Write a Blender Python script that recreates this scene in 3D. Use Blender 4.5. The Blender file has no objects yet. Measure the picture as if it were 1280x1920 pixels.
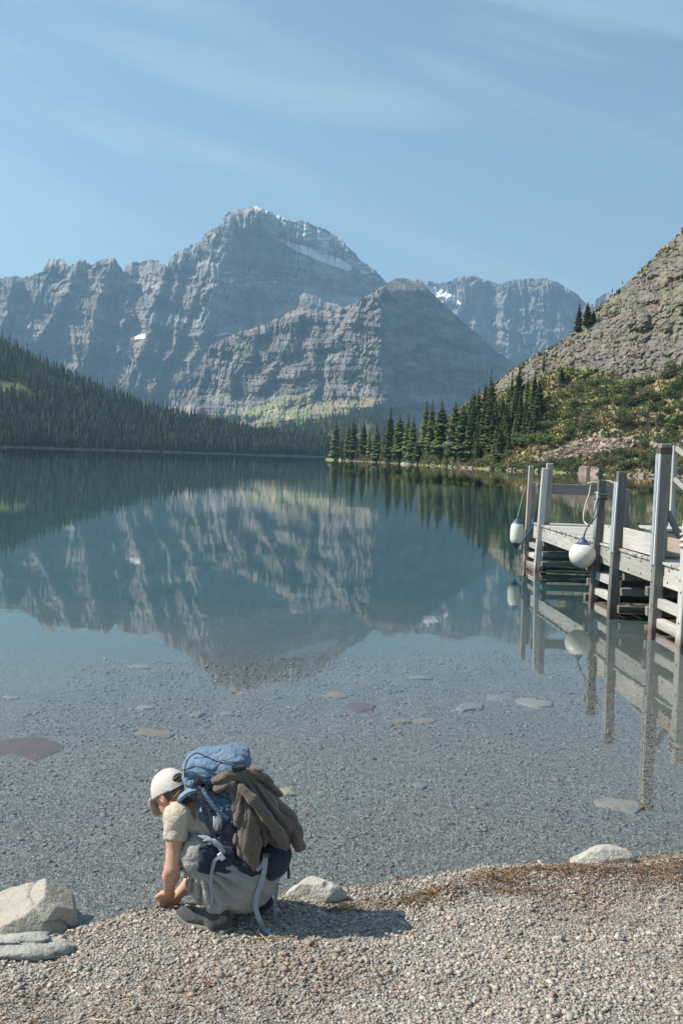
import bpy, math, random
import numpy as np
from mathutils import Vector, Matrix

# ------------------------------------------------------------------ camera
rad = math.radians
SC = bpy.context.scene
CAMZ, FPX, PITCH, ROLL = 2.5, 1867.0, rad(3.22), rad(2.0)
_cr, _sr, _cp, _sp = math.cos(ROLL), math.sin(ROLL), math.cos(PITCH), math.sin(PITCH)
cam_d = bpy.data.cameras.new('camera')
cam_d.sensor_fit = 'VERTICAL'; cam_d.sensor_height = 36.0; cam_d.lens = 35.0
cam_d.clip_start = 0.05; cam_d.clip_end = 60000
cam = bpy.data.objects.new('camera', cam_d); SC.collection.objects.link(cam)
_F = Vector((0, _cp, -_sp)); _U = Vector((0, _sp, _cp)); _X = Vector((1, 0, 0))
_i = _X * _cr + _U * _sr; _j = _U * _cr - _X * _sr
_m = Matrix((_i, _j, -_F)).transposed().to_4x4(); _m.translation = (0, 0, CAMZ)
cam.matrix_world = _m
SC.camera = cam

# ------------------------------------------------------------------ light
SUN_EL, SUN_AZ = rad(45), rad(-90)           # azimuth from +Y (view direction), negative = left
sun_vec = Vector((math.sin(SUN_AZ) * math.cos(SUN_EL), math.cos(SUN_AZ) * math.cos(SUN_EL), math.sin(SUN_EL)))
sun_d = bpy.data.lights.new('sun', 'SUN'); sun_d.energy = 5.0; sun_d.angle = rad(0.53); sun_d.color = (1.0, 0.93, 0.81)
sun = bpy.data.objects.new('sun', sun_d); SC.collection.objects.link(sun)
sun.rotation_euler = sun_vec.to_track_quat('Z', 'Y').to_euler(); sun.location = (-20, 0, 30)
world = bpy.data.worlds.new('World'); SC.world = world; world.use_nodes = True
WN = world.node_tree; WN.nodes.clear()
def wn(t, **kw):
    n = WN.nodes.new(t)
    for k, v in kw.items(): setattr(n, k, v)
    return n
wo = wn('ShaderNodeOutputWorld'); wb = wn('ShaderNodeBackground'); wb.inputs[1].default_value = 0.10
sky = wn('ShaderNodeTexSky', sky_type='NISHITA', sun_disc=False, sun_elevation=SUN_EL, sun_rotation=SUN_AZ,
         altitude=1500, air_density=1.0, dust_density=1.0, ozone_density=0.0)
# thin cirrus: stretched noise on the direction projected to a high plane
tc = wn('ShaderNodeTexCoord'); m0 = wn('ShaderNodeMapping'); m0.inputs['Rotation'].default_value = (0, rad(-15), 0); WN.links.new(tc.outputs['Generated'], m0.inputs[0])
mp = wn('ShaderNodeMapping'); mp.inputs['Scale'].default_value = (1.5, 1.5, 8.5); mp.inputs['Location'].default_value = (3.1, 1.7, .4)
WN.links.new(m0.outputs[0], mp.inputs[0])
nz = wn('ShaderNodeTexNoise'); nz.inputs['Scale'].default_value = 1.25; nz.inputs['Detail'].default_value = 9; nz.inputs['Roughness'].default_value = 0.56; nz.inputs['Distortion'].default_value = 0.5
WN.links.new(mp.outputs[0], nz.inputs['Vector'])
rp = wn('ShaderNodeMapRange'); rp.inputs[1].default_value = 0.47; rp.inputs[2].default_value = 0.76; rp.inputs[3].default_value = 0.0; rp.inputs[4].default_value = 0.5
WN.links.new(nz.outputs[0], rp.inputs[0])
mc = wn('ShaderNodeMix', data_type='RGBA'); mc.inputs[7].default_value = (4.6, 5.9, 6.6, 1)
WN.links.new(rp.outputs[0], mc.inputs[0]); WN.links.new(sky.outputs[0], mc.inputs[6])
tn = wn('ShaderNodeMix', data_type='RGBA', blend_type='MULTIPLY'); tn.inputs[0].default_value = 1; tn.inputs[7].default_value = (.96, 1.02, .90, 1); WN.links.new(mc.outputs[2], tn.inputs[6]); WN.links.new(tn.outputs[2], wb.inputs[0]); WN.links.new(wb.outputs[0], wo.inputs[0])
SC.view_settings.view_transform = 'Standard'; SC.view_settings.look = 'None'; SC.view_settings.exposure = 0.78; SC.view_settings.gamma = 1.0
SC.view_settings.use_curve_mapping = False
SC.render.engine = 'CYCLES'
SC.cycles.max_bounces = 8; SC.cycles.transparent_max_bounces = 12; SC.cycles.volume_bounces = 0
SC.cycles.diffuse_bounces = 2; SC.cycles.glossy_bounces = 3; SC.cycles.use_denoising = True
SC.cycles.caustics_reflective = False; SC.cycles.caustics_refractive = False
rng = np.random.default_rng(7); random.seed(7)

# ------------------------------------------------------------------ helpers: pixels, noise, meshes, materials
def ray(px, py):
    """direction in the place seen at a position of the photograph (1280x1920), numpy friendly"""
    dx = np.asarray(px, float) - 640; dy = np.asarray(py, float) - 960
    x = dx * _cr + dy * _sr; up = dx * _sr - dy * _cr
    return x, FPX * _cp + up * _sp, -FPX * _sp + up * _cp
def at_y(px, py, Y):
    x, y, z = ray(px, py); t = Y / y
    return np.array([x * t, Y + 0 * t, CAMZ + z * t])
def at_z(px, py, Z):
    x, y, z = ray(px, py); t = (Z - CAMZ) / z
    return np.array([x * t, y * t, Z + 0 * t])
def V(px, py, Y): return at_y(px, py, Y)

def _h(ix, iy, iz, seed):
    h = (ix.astype(np.int64) * 374761393 + iy.astype(np.int64) * 668265263 + iz.astype(np.int64) * 2147483647 + seed * 974634391) & 0xffffffff
    h = ((h ^ (h >> 13)) * 1274126177) & 0xffffffff
    h = ((h ^ (h >> 16)) * 2246822519) & 0xffffffff
    return ((h ^ (h >> 15)) & 0xffffff) / float(0xffffff)
def vn2(x, y, seed=0):
    x = np.asarray(x, float); y = np.asarray(y, float)
    ix = np.floor(x); iy = np.floor(y); fx = x - ix; fy = y - iy
    fx = fx * fx * fx * (fx * (fx * 6 - 15) + 10); fy = fy * fy * fy * (fy * (fy * 6 - 15) + 10)
    z = np.zeros_like(ix)
    a = _h(ix, iy, z, seed); b = _h(ix + 1, iy, z, seed); c = _h(ix, iy + 1, z, seed); d = _h(ix + 1, iy + 1, z, seed)
    return (a * (1 - fx) + b * fx) * (1 - fy) + (c * (1 - fx) + d * fx) * fy
def vn3(x, y, z, seed=0):
    ix = np.floor(x); iy = np.floor(y); iz = np.floor(z); fx = x - ix; fy = y - iy; fz = z - iz
    fx = fx * fx * (3 - 2 * fx); fy = fy * fy * (3 - 2 * fy); fz = fz * fz * (3 - 2 * fz)
    r = 0
    for k in (0, 1):
        a = _h(ix, iy, iz + k, seed); b = _h(ix + 1, iy, iz + k, seed); c = _h(ix, iy + 1, iz + k, seed); d = _h(ix + 1, iy + 1, iz + k, seed)
        r = r + ((a * (1 - fx) + b * fx) * (1 - fy) + (c * (1 - fx) + d * fx) * fy) * (fz if k else 1 - fz)
    return r
def fbm(x, y, o=5, seed=0, g=0.5):
    s = 0; a = 1; t = 0
    for k in range(o): s = s + a * vn2(x * 2 ** k + 17.3 * k, y * 2 ** k - 9.1 * k, seed + k); t += a; a *= g
    return s / t
def fbm3(x, y, z, o=3, seed=0, g=0.5):
    s = 0; a = 1; t = 0
    for k in range(o): s = s + a * vn3(x * 2 ** k + 17.3 * k, y * 2 ** k - 9.1 * k, z * 2 ** k + 3.3 * k, seed + k); t += a; a *= g
    return s / t
def ridged(x, y, o=5, seed=0, g=0.5):
    s = 0; a = 1; t = 0
    for k in range(o): s = s + a * (1 - np.abs(2 * vn2(x * 2 ** k + 11.7 * k, y * 2 ** k + 5.3 * k, seed + k) - 1)); t += a; a *= g
    return s / t
def sstep(a, b, x):
    t = np.clip((x - a) / (b - a), 0, 1); return t * t * (3 - 2 * t)
def interp(x, pts):
    p = np.array(pts, float); return np.interp(x, p[:, 0], p[:, 1])
def inpoly(x, y, poly):
    c = np.zeros(np.shape(x), bool); n = len(poly); j = n - 1
    for i in range(n):
        xi, yi = poly[i]; xj, yj = poly[j]
        if yi != yj: c ^= ((yi > y) != (yj > y)) & (x < (xj - xi) * (y - yi) / (yj - yi) + xi)
        j = i
    return c

def link(o, parent=None):
    SC.collection.objects.link(o)
    if parent is not None: o.parent = parent
    return o
def mesh_np(name, verts, faces, mat=None, smooth=True, attrs=None):
    """faces: an (n,k) array, or a list of such arrays"""
    me = bpy.data.meshes.new(name); verts = np.asarray(verts, np.float32)
    fl = faces if isinstance(faces, list) else [faces]
    fl = [np.asarray(f, np.int32) for f in fl if len(f)]
    me.vertices.add(len(verts)); me.vertices.foreach_set('co', verts.ravel())
    nl = sum(f.size for f in fl); npoly = sum(len(f) for f in fl)
    me.loops.add(nl); me.loops.foreach_set('vertex_index', np.concatenate([f.ravel() for f in fl]))
    me.polygons.add(npoly)
    tot = np.concatenate([np.full(len(f), f.shape[1], np.int32) for f in fl])
    st = np.concatenate([[0], np.cumsum(tot)[:-1]]).astype(np.int32)
    me.polygons.foreach_set('loop_start', st); me.polygons.foreach_set('loop_total', tot)
    me.polygons.foreach_set('use_smooth', np.full(npoly, bool(smooth)))
    me.update(calc_edges=True); me.validate()
    if attrs:
        for k, a in attrs.items():
            a = np.asarray(a, np.float32)
            if a.ndim == 1:
                t = me.attributes.new(k, 'FLOAT', 'POINT'); t.data.foreach_set('value', a)
            else:
                if a.shape[1] == 3: a = np.concatenate([a, np.ones((len(a), 1), np.float32)], 1)
                t = me.attributes.new(k, 'FLOAT_COLOR', 'POINT'); t.data.foreach_set('color', a.ravel())
    if mat: me.materials.append(mat)
    return me
def obj(name, me, parent=None, **props):
    o = bpy.data.objects.new(name, me); link(o, parent)
    for k, v in props.items(): o[k] = v
    return o
def empty(name, loc=(0, 0, 0), **props):
    o = bpy.data.objects.new(name, None); o.empty_display_size = 0.1; o.location = loc; link(o)
    for k, v in props.items(): o[k] = v
    return o
def tag(o, label, category, group=None):
    o['label'] = label; o['category'] = category
    if group: o['group'] = group
    return o
def recenter(me, base=None):
    """move the mesh origin to the middle of its foot; returns that point"""
    n = len(me.vertices); co = np.empty(n * 3, np.float32); me.vertices.foreach_get('co', co); co = co.reshape(-1, 3)
    if base is None: base = np.array([(co[:, 0].min() + co[:, 0].max()) / 2, (co[:, 1].min() + co[:, 1].max()) / 2, co[:, 2].min()])
    co -= np.asarray(base, np.float32); me.vertices.foreach_set('co', co.ravel()); me.update()
    return tuple(float(v) for v in base)
def grid_faces(nr, nc):
    a = np.arange(nr * nc).reshape(nr, nc)
    return np.stack([a[:-1, :-1], a[:-1, 1:], a[1:, 1:], a[1:, :-1]], -1).reshape(-1, 4)

class NT:
    """tiny node-tree writer"""
    def __init__(s, name):
        s.m = bpy.data.materials.new(name); s.m.use_nodes = True; s.t = s.m.node_tree; s.t.nodes.clear()
        s.out = s.t.nodes.new('ShaderNodeOutputMaterial')
    def n(s, typ, ins=None, **kw):
        nd = s.t.nodes.new('ShaderNode' + typ)
        for k, v in kw.items(): setattr(nd, k, v)
        for k, v in (ins or {}).items(): s.set(nd.inputs[k], v)
        return nd
    def set(s, sock, v):
        if isinstance(v, bpy.types.NodeSocket): s.t.links.new(v, sock)
        elif isinstance(v, bpy.types.Node): s.t.links.new(v.outputs[0], sock)
        else:
            if isinstance(v, tuple) and len(v) == 3 and sock.type == 'RGBA': v = (*v, 1)
            sock.default_value = v
    def math(s, op, a, b=0.0, c=None):
        nd = s.n('Math', {0: a, 1: b}, operation=op)
        if c is not None: s.set(nd.inputs[2], c)
        return nd.outputs[0]
    def mix(s, f, a, b, blend='MIX'):
        nd = s.n('Mix', {0: f, 6: a, 7: b}, data_type='RGBA', blend_type=blend); return nd.outputs[2]
    def ramp(s, f, a, b, c=0.0, d=1.0):
        return s.n('MapRange', {0: f, 1: a, 2: b, 3: c, 4: d}, interpolation_type='SMOOTHSTEP').outputs[0]
    def coord(s, kind='Object', scale=(1, 1, 1), rot=(0, 0, 0)):
        c = s.n('TexCoord'); return s.n('Mapping', {0: c.outputs[kind], 'Scale': scale, 'Rotation': rot}).outputs[0]
    def noise(s, vec, scale, detail=4, rough=0.55, dist=0.0):
        return s.n('TexNoise', {'Vector': vec, 'Scale': scale, 'Detail': detail, 'Roughness': rough, 'Distortion': dist}).outputs[0]
    def attr(s, name): return s.n('Attribute', attribute_name=name)
    def bump(s, h, strength=0.5, dist=0.01, normal=None):
        nd = s.n('Bump', {'Height': h, 'Strength': strength, 'Distance': dist})
        if normal is not None: s.set(nd.inputs['Normal'], normal)
        return nd.outputs[0]
    def bsdf(s, color, rough=0.8, normal=None, spec=0.3, **ins):
        b = s.n('BsdfPrincipled', {'Base Color': color, 'Roughness': rough, 'Specular IOR Level': spec})
        for k, v in ins.items(): s.set(b.inputs[k.replace('_', ' ')], v)
        if normal is not None: s.set(b.inputs['Normal'], normal)
        s.t.links.new(b.outputs[0], s.out.inputs[0]); return s.m
# ------------------------------------------------------------------ terrain: relief sheets with their own distances
def horiz(px, py):
    x, y, z = ray(px, py); h = np.hypot(x, y); return x / h, y / h, z / h       # unit horizontal direction, tan(elevation)
def relief(name, mat, px, crest, base, Rfun, nrows, back, col_fun, foot=6.0, smooth=True, rows_pow=1.0):
    """a hillside: columns px, rows from its foot up to its crest, then over and down the far side"""
    px = np.asarray(px, float); v = np.linspace(0, 1, nrows)[:, None] ** rows_pow
    PX = np.broadcast_to(px, (nrows, len(px))); PY = base[None, :] + (crest - base)[None, :] * v
    ux, uy, te = horiz(PX, PY); R = Rfun(PX, PY, te)
    P = np.stack([ux * R, uy * R, CAMZ + te * R], -1)
    rows = [P]; top = P[-1]; hgt = np.maximum(top[:, 2], 20)
    rows.insert(0, P[:1] + np.stack([-ux[0] * foot * 0.5, -uy[0] * foot * 0.5, np.full(len(px), -foot)], -1)[None])
    for f, dz in ((0.05, 0.02), (0.25, 0.16), (0.8, 0.6), (1.3, 1.02)):
        q = top.copy(); q[:, 0] += ux[-1] * back * f; q[:, 1] += uy[-1] * back * f; q[:, 2] = np.maximum(top[:, 2] - hgt * dz, -6); rows.append(q[None])
    A = np.concatenate(rows, 0); nr, nc = A.shape[:2]
    C = col_fun(PX, PY, P); C = np.concatenate([C[:1], C, np.repeat(C[-1:], 4, 0)], 0)
    f = grid_faces(nr, nc)[:, ::1]
    me = mesh_np(name, A.reshape(-1, 3), f, mat, smooth, {'tint': C.reshape(-1, C.shape[-1])})
    return obj(name, me, kind='structure'), P
def ridge_disp(PX, PY, lines):
    """pull the face towards the viewer along traced ridge lines: (points, metres, left width, right width)"""
    d = np.zeros_like(PX)
    for pts, amp, wl, wr in lines:
        p = np.array(pts, float); y0, y1 = p[0, 1], p[-1, 1]
        xr = np.interp(PY, p[:, 1], p[:, 0]); dx = PX - xr + (vn2(PY / 9.0, PX * 0 + 3, 5) - .5) * 7
        f = np.where(dx < 0, 1 + dx / wl, 1 - dx / wr); f = np.clip(f, 0, 1)
        f = f * sstep(y0 - 14, y0 + 16, PY) * (1 - sstep(y1 - 16, y1 + 14, PY))
        d = np.maximum(d, amp * f) + 0.25 * np.minimum(d, amp * f)
    return d
def crag(PX, PY, lean, sc, seed):
    """ribs and gullies that run down the face, leaning by `lean` px per px"""
    u = (PX + lean * PY) / sc; w = (fbm(PX / 50, PY / 70, 4, seed + 40) - .5) * 60 / sc
    return ridged(u + w, PY / (sc * 6.5) + w * .3, 6, seed, .58)
def strata(z, s, w):
    q = z / s + w; f = q - np.floor(q); return (np.floor(q) + sstep(0.62, 1.0, f) - q) * s

def rock_mat(name, scale, strength, dist, grain=0.35, spec=0.2, bands=False):
    t = NT(name); a = t.attr('tint'); c = t.coord('Object')
    if bands:
        bz = t.noise(t.n('Mapping', {0: c, 'Scale': (.00045, .00045, .022)}).outputs[0], 1.0, 7, .7); kb = t.ramp(bz, .36, .64, .76, 1.22)
        fl = t.noise(t.n('Mapping', {0: c, 'Scale': (.02, .006, .0012)}).outputs[0], 1.0, 6, .65); kb = t.math('MULTIPLY', kb, t.ramp(fl, .36, .64, .78, 1.22))
    n1 = t.noise(c, scale, 8, 0.62); n2 = t.noise(c, scale * 6.3, 5, 0.6)
    k = t.math('ADD', t.math('MULTIPLY', n1, 1.15), t.math('MULTIPLY', n2, 0.55))
    k = t.ramp(k, 0.45, 1.25, 1 - grain, 1 + grain)
    if bands: k = t.math('MULTIPLY', k, kb)
    col = t.mix(1.0, a.outputs['Color'], t.n('CombineColor', {0: k, 1: k, 2: k}).outputs[0], 'MULTIPLY')
    return t.bsdf(col, 0.92, t.bump(k, strength, dist), spec)

# ---- main massif with the summit
ROCK = np.array([.29, .268, .25]); ROCK2 = np.array([.195, .183, .173]); TAN = np.array([.36, .285, .205]); GREEN = np.array([.105, .135, .05]); SNOW = np.array([.82, .84, .86])
B_crest = [(-130, 530), (-60, 525), (0, 520), (30, 517), (45, 522), (60, 515), (80, 510), (86, 494), (93, 488), (105, 486), (120, 487), (130, 499), (145, 490), (153, 484), (165, 492), (175, 497), (190, 487), (215, 484), (224, 498), (232, 511), (237, 498), (250, 489), (258, 492), (275, 487), (295, 488), (308, 496), (315, 501), (319, 485), (325, 478), (337, 467), (345, 469), (360, 458), (376, 453), (381, 440), (395, 430), (405, 427), (412, 421), (422, 405), (432, 397), (445, 393), (460, 392), (468, 384), (478, 387), (495, 393), (520, 404), (545, 413), (565, 414), (600, 426), (635, 443), (655, 465), (680, 490), (705, 508), (722, 526), (740, 552), (790, 610)]
B_ridges = [([(468, 380), (497, 430), (540, 470), (560, 520), (575, 560), (590, 620)], 300, 120, 330),
            ([(153, 480), (128, 540), (95, 600), (50, 660)], 170, 95, 26), ([(105, 484), (80, 540), (55, 590), (20, 640)], 110, 60, 20),
            ([(215, 480), (200, 520), (182, 570), (168, 640), (150, 700)], 210, 90, 34), ([(250, 488), (240, 540), (232, 600), (215, 680)], 120, 40, 24),
            ([(312, 496), (300, 545), (287, 570), (282, 620), (262, 660), (235, 735)], 200, 70, 22),
            ([(345, 466), (330, 540), (318, 600), (275, 690), (235, 760)], 150, 44, 20), ([(405, 425), (392, 500), (360, 565), (330, 640), (290, 720), (270, 770)], 190, 66, 24),
            ([(432, 395), (425, 460), (410, 520), (395, 565), (372, 640), (340, 730), (330, 780)], 240, 56, 60),
            ([(500, 480), (470, 520), (440, 580)], 90, 60, 20), ([(25, 515), (10, 590), (-20, 660)], 170, 70, 28)]
def B_R(PX, PY, te):
    base = 4250 + 0.28 * np.abs(PX - 430) + np.clip(PX - 500, 0, 300) * 4.2 * sstep(640, 520, PY)
    hz = np.maximum(te, 0) * 4800
    w = (fbm(PX / 90, PY / 200, 3, 3) - .5) * 1.6 + (PX - 400) * 0.0012
    R = base + hz * 0.62 + sstep(600, 950, hz) * 60
    R = R - .6 * strata(hz, 150, w) - .42 * strata(hz, 33, w * 2) - .3 * strata(hz, 13, w * 4)
    # bench and hollow below the summit wall
    R = R + 260 * np.exp(-((PX - 500) / 75) ** 2) * sstep(640, 575, PY) * 0.9
    R = R - 330 * sstep(560, 640, PY) * sstep(380, 440, PX) * .4
    R = R - 1.15 * ridge_disp(PX, PY, B_ridges)
    c1 = crag(PX, PY, 0.22, 38, 11); c2 = crag(PX, PY, 0.10, 13, 23)
    R = R - 90 * (c1 - .5) - 105 * (c2 - .5) - 30 * (ridged(PX / 20, PY / 20, 5, 31) - .5) - 14 * (vn2(PX / 2.6, PY / 3.2, 77) - .5)
    return R
def B_col(PX, PY, P):
    n = fbm(PX / 34, PY / 12, 5, 61); m = fbm(PX / 9, PY / 50, 4, 62)
    z = P[..., 2]; band = fbm(PX / 400 + 1, z / 46, 4, 64)
    c = ROCK + (ROCK2 - ROCK) * sstep(.40, .62, n)[..., None]
    c = c * (0.72 + 0.56 * sstep(.3, .7, band))[..., None]
    c = c + (TAN - c) * (sstep(.55, .72, m) * .35)[..., None]
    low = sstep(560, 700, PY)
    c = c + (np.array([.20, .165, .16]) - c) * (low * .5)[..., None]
    # benches: tan scree and thin grass
    for poly, col, k in (([(392, 557), (470, 575), (560, 585), (600, 578), (540, 597), (460, 590), (400, 572)], TAN, .8), ([(60, 645), (130, 625), (220, 628), (300, 622), (305, 634), (230, 645), (150, 640), (90, 660)], TAN * .95, .7),
                         ([(218, 640), (260, 628), (300, 632), (300, 645), (250, 652)], TAN, .8), ([(490, 580), (520, 566), (560, 572), (575, 584), (540, 590)], TAN * 1.05, .8),
                         ([(395, 635), (420, 625), (480, 612), (480, 620), (430, 634), (400, 645)], GREEN, .7)):
        c = np.where((inpoly(PX + 8 * (n - .5), PY + 8 * (m - .5), poly))[..., None], c + (col - c) * k, c)
    g = sstep(.52, .62, fbm(PX / 26, PY / 16, 4, 70)) * sstep(600, 690, PY) * .55
    c = c + (GREEN - c) * g[..., None]
    sn = (fbm(PX / 10, PY / 3, 4, 90) > .56) & inpoly(PX, PY, [(470, 382), (560, 410), (620, 430), (690, 495), (715, 525), (690, 522), (640, 480), (570, 445), (520, 420)])
    sn |= inpoly(PX, PY + 2 * (n - .5), [(470, 381), (500, 391), (545, 411), (570, 413), (545, 416), (520, 409), (490, 395), (474, 389)])
    sn |= (fbm(PX / 14, PY / 2, 4, 93) > .665) & (PX > 420) & (PX < 560) & (PY > 500) & (PY < 540)
    c = np.where(sn[..., None], SNOW * .9, c)
    return c
M_rock_far = rock_mat('far_cliff_rock', 0.012, 1.0, 12.0, .42, bands=True)
bx = np.arange(-130, 791, 1.7)
bc = interp(bx, B_crest) + (fbm(bx / 5.5, bx * 0, 3, 9) - .5) * 7 + (vn2(bx / 2.6, bx * 0, 14) - .5) * 2.4
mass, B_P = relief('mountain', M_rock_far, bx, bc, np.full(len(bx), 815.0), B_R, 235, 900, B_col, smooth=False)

# ---- pyramid peak in front of it, dark on its right flank
C_crest = [(318, 790), (335, 755), (352, 716), (376, 676), (396, 645), (420, 633), (470, 616), (520, 601), (560, 590), (590, 585), (620, 583), (660, 570), (690, 553), (715, 536), (735, 525), (752, 521), (762, 522), (778, 528), (797, 535), (830, 569), (870, 605), (910, 641), (940, 665), (965, 684), (1010, 712), (1060, 745)]
C_ridges = [([(716, 532), (712, 560), (705, 600), (697, 660), (700, 720), (704, 770)], 250, 95, 420), ([(590, 580), (597, 640), (570, 700), (560, 760)], 130, 50, 36), ([(660, 566), (655, 640), (640, 700), (640, 760)], 90, 40, 26),
            ([(560, 590), (540, 640), (500, 700), (470, 760)], 120, 60, 26), ([(480, 612), (470, 660), (430, 720), (420, 770)], 150, 60, 30), ([(420, 630), (405, 680), (372, 740), (360, 790)], 120, 50, 34), ([(450, 640), (440, 690), (405, 760)], 90, 36, 22)]
def C_R(PX, PY, te):
    hz = np.maximum(te, 0) * 3600
    base = 3150 + 0.35 * np.abs(PX - 620) + np.clip(PX - 714, 0, 400) * 4.6 + np.clip(560 - PX, 0, 300) * 0.9
    w = (fbm(PX / 80, PY / 160, 3, 103) - .5) * 1.3 - PX * 0.002
    R = base + hz * 0.75 - .6 * strata(hz, 90, w) - .55 * strata(hz, 24, w * 2) - .45 * strata(hz, 9, w * 4)
    R = R - ridge_disp(PX, PY, C_ridges[:1]) - .5 * ridge_disp(PX, PY, C_ridges[1:])
    sh = 1 - .5 * sstep(705, 740, PX)
    c1 = crag(PX, PY, 0.22, 34, 111); c2 = crag(PX, PY, 0.2, 12, 123)
    R = R - sh * (70 * (c1 - .5) + 62 * (c2 - .5)) - 22 * sh * (ridged(PX / 14, PY / 14, 5, 131) - .5) - 9 * (vn2(PX / 2.6, PY / 3.2, 177) - .5)
    # lower slopes run out as talus
    tal = sstep(735, 790, PY); return R - tal * 190
def C_col(PX, PY, P):
    n = fbm(PX / 24, PY / 11, 5, 161); m = fbm(PX / 7, PY / 34, 4, 162)
    c = ROCK * .95 + (ROCK2 - ROCK) * sstep(.4, .62, n)[..., None]
    c = c + (np.array([.27, .21, .185]) - c) * (sstep(.52, .7, m) * .5)[..., None]
    g = sstep(.50, .60, fbm(PX / 22, PY / 12, 4, 170)) * sstep(600, 660, PY) * .6 * (PX < 715)
    c = c + (GREEN * .8 - c) * g[..., None]
    c = c + (np.array([.13, .125, .115]) - c) * (.45 * sstep(706, 724, PX) * sstep(.3, .6, n))[..., None]  # shaded right flank also darkened in the rock colour
    yt = interp(PX, [(360, 800), (400, 776), (450, 768), (500, 757), (540, 744), (570, 738), (600, 752), (640, 742), (690, 742), (730, 772), (800, 800)])
    t = sstep(-6, 7, PY - yt + 14 * (m - .5) + 8 * (n - .5))
    mead = np.array([.23, .25, .10]) + (TAN - np.array([.23, .25, .10])) * (sstep(.42, .58, fbm(PX / 16, PY / 9, 4, 180)) * .8)[..., None]
    c = c + (mead - c) * (t * (PX < 735))[..., None]
    return c
cx = np.arange(318, 1060, 1.7)
cc = interp(cx, C_crest) + (fbm(cx / 6, cx * 0, 3, 109) - .5) * 4 * (1 - .5 * sstep(720, 760, cx))
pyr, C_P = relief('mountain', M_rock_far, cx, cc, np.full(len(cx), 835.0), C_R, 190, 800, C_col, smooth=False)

# ---- far wall at the head of the valley
A_crest = [(690, 560), (780, 524), (800, 527), (830, 531), (845, 526), (860, 521), (885, 516), (915, 526), (935, 532), (955, 526), (990, 522), (1025, 521), (1045, 529), (1065, 541), (1085, 556), (1097, 568), (1112, 572), (1120, 556), (1135, 549), (1160, 552), (1200, 548), (1260, 560)]
A_ridges = [([(885, 512), (880, 560), (890, 620), (880, 690)], 170, 50, 34), ([(955, 522), (945, 580), (955, 680)], 160, 36, 34), ([(1025, 518), (1010, 580), (1025, 640), (1030, 700)], 200, 50, 40), ([(1065, 536), (1045, 600), (1050, 680)], 120, 26, 26), ([(845, 524), (850, 560), (860, 600)], 110, 36, 26), ([(990, 520), (978, 580), (985, 650)], 110, 26, 22)]
def A_R(PX, PY, te):
    hz = np.maximum(te, 0) * 7000; w = (fbm(PX / 70, PY / 160, 3, 203) - .5) * 1.2
    R = 6500 + hz * .5 + 0 - .5 * strata(hz, 150, w) - .4 * strata(hz, 40, w * 3) - ridge_disp(PX, PY, A_ridges)
    return R - 260 * (crag(PX, PY, 0.12, 22, 211) - .5) - 130 * (crag(PX, PY, 0.05, 8, 223) - .5) - 40 * (ridged(PX / 12, PY / 12, 4, 231) - .5)
def A_col(PX, PY, P):
    n = fbm(PX / 24, PY / 9, 5, 261); m = fbm(PX / 6, PY / 40, 4, 262)
    c = ROCK + (ROCK2 - ROCK) * sstep(.4, .62, n)[..., None]
    c = c + (TAN * 1.05 - c) * (sstep(.5, .7, m) * .5)[..., None]
    s = inpoly(PX + 6 * (m - .5), PY + 5 * (n - .5), [(800, 537), (815, 540), (832, 548), (850, 556), (862, 571), (845, 570), (825, 566), (812, 555)])
    return np.where(s[..., None], SNOW, c)
ax = np.arange(690, 1260, 1.7)
ac = interp(ax, A_crest) + (fbm(ax / 5, ax * 0, 3, 209) - .5) * 6
awall, A_P = relief('mountain', M_rock_far, ax, ac, np.full(len(ax), 800.0), A_R, 150, 1200, A_col, smooth=False)

# snowfields lie on the rock as thin sheets of their own
def snow_on(P, px, crest, base, poly, parent, lift):
    nr = P.shape[0]; v = np.linspace(0, 1, nr)[:, None]; PXg = np.broadcast_to(px, P.shape[:2]); PYg = base + (crest - base)[None, :] * v
    n = fbm(PXg / 5, PYg / 5, 3, 333) - .5; ins = inpoly(PXg + 5 * n, PYg + 3 * n, poly)
    q = grid_faces(*P.shape[:2]); keep = ins.ravel()[q].sum(1) >= 3; q = q[keep]
    if not len(q): return
    u, inv = np.unique(q, return_inverse=True); p = P.reshape(-1, 3)[u]
    d = p - np.array([0, 0, CAMZ]); d /= np.linalg.norm(d, axis=1)[:, None]
    top = p - d * lift + np.array([0, 0, lift * .4]); nv = len(u); f = inv.reshape(-1, 4)
    # rim
    e = {}
    for a in f:
        for i in range(4):
            k = (a[i], a[(i + 1) % 4]); e[k] = 1
    rim = np.array([(a, b, b + nv, a + nv) for (a, b) in e if (b, a) not in e])
    obj('snowfield', mesh_np('snowfield', np.concatenate([top, p]), [f, rim], M_snow), parent)
t = NT('old_snow'); nn = t.noise(t.coord('Object'), .02, 6); M_snow = t.bsdf(t.mix(nn, (.66, .68, .70), (.88, .88, .88)), .6, t.bump(nn, .4, 4), .3)
for poly in ([(522, 447), (560, 459), (600, 471), (640, 487), (662, 502), (656, 510), (620, 499), (580, 483), (545, 467)], [(62, 636), (80, 629), (90, 631), (85, 638), (66, 642)], [(250, 634), (260, 628), (274, 627), (272, 637), (255, 639)], [(400, 629), (420, 623), (438, 626), (425, 630), (405, 632)]):
    snow_on(B_P, bx, bc, 815.0, poly, mass, 8)
snow_on(A_P, ax, ac, 800.0, [(796, 536), (815, 538), (834, 547), (852, 556), (866, 573), (845, 572), (822, 567), (808, 556)], awall, 14)

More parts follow.
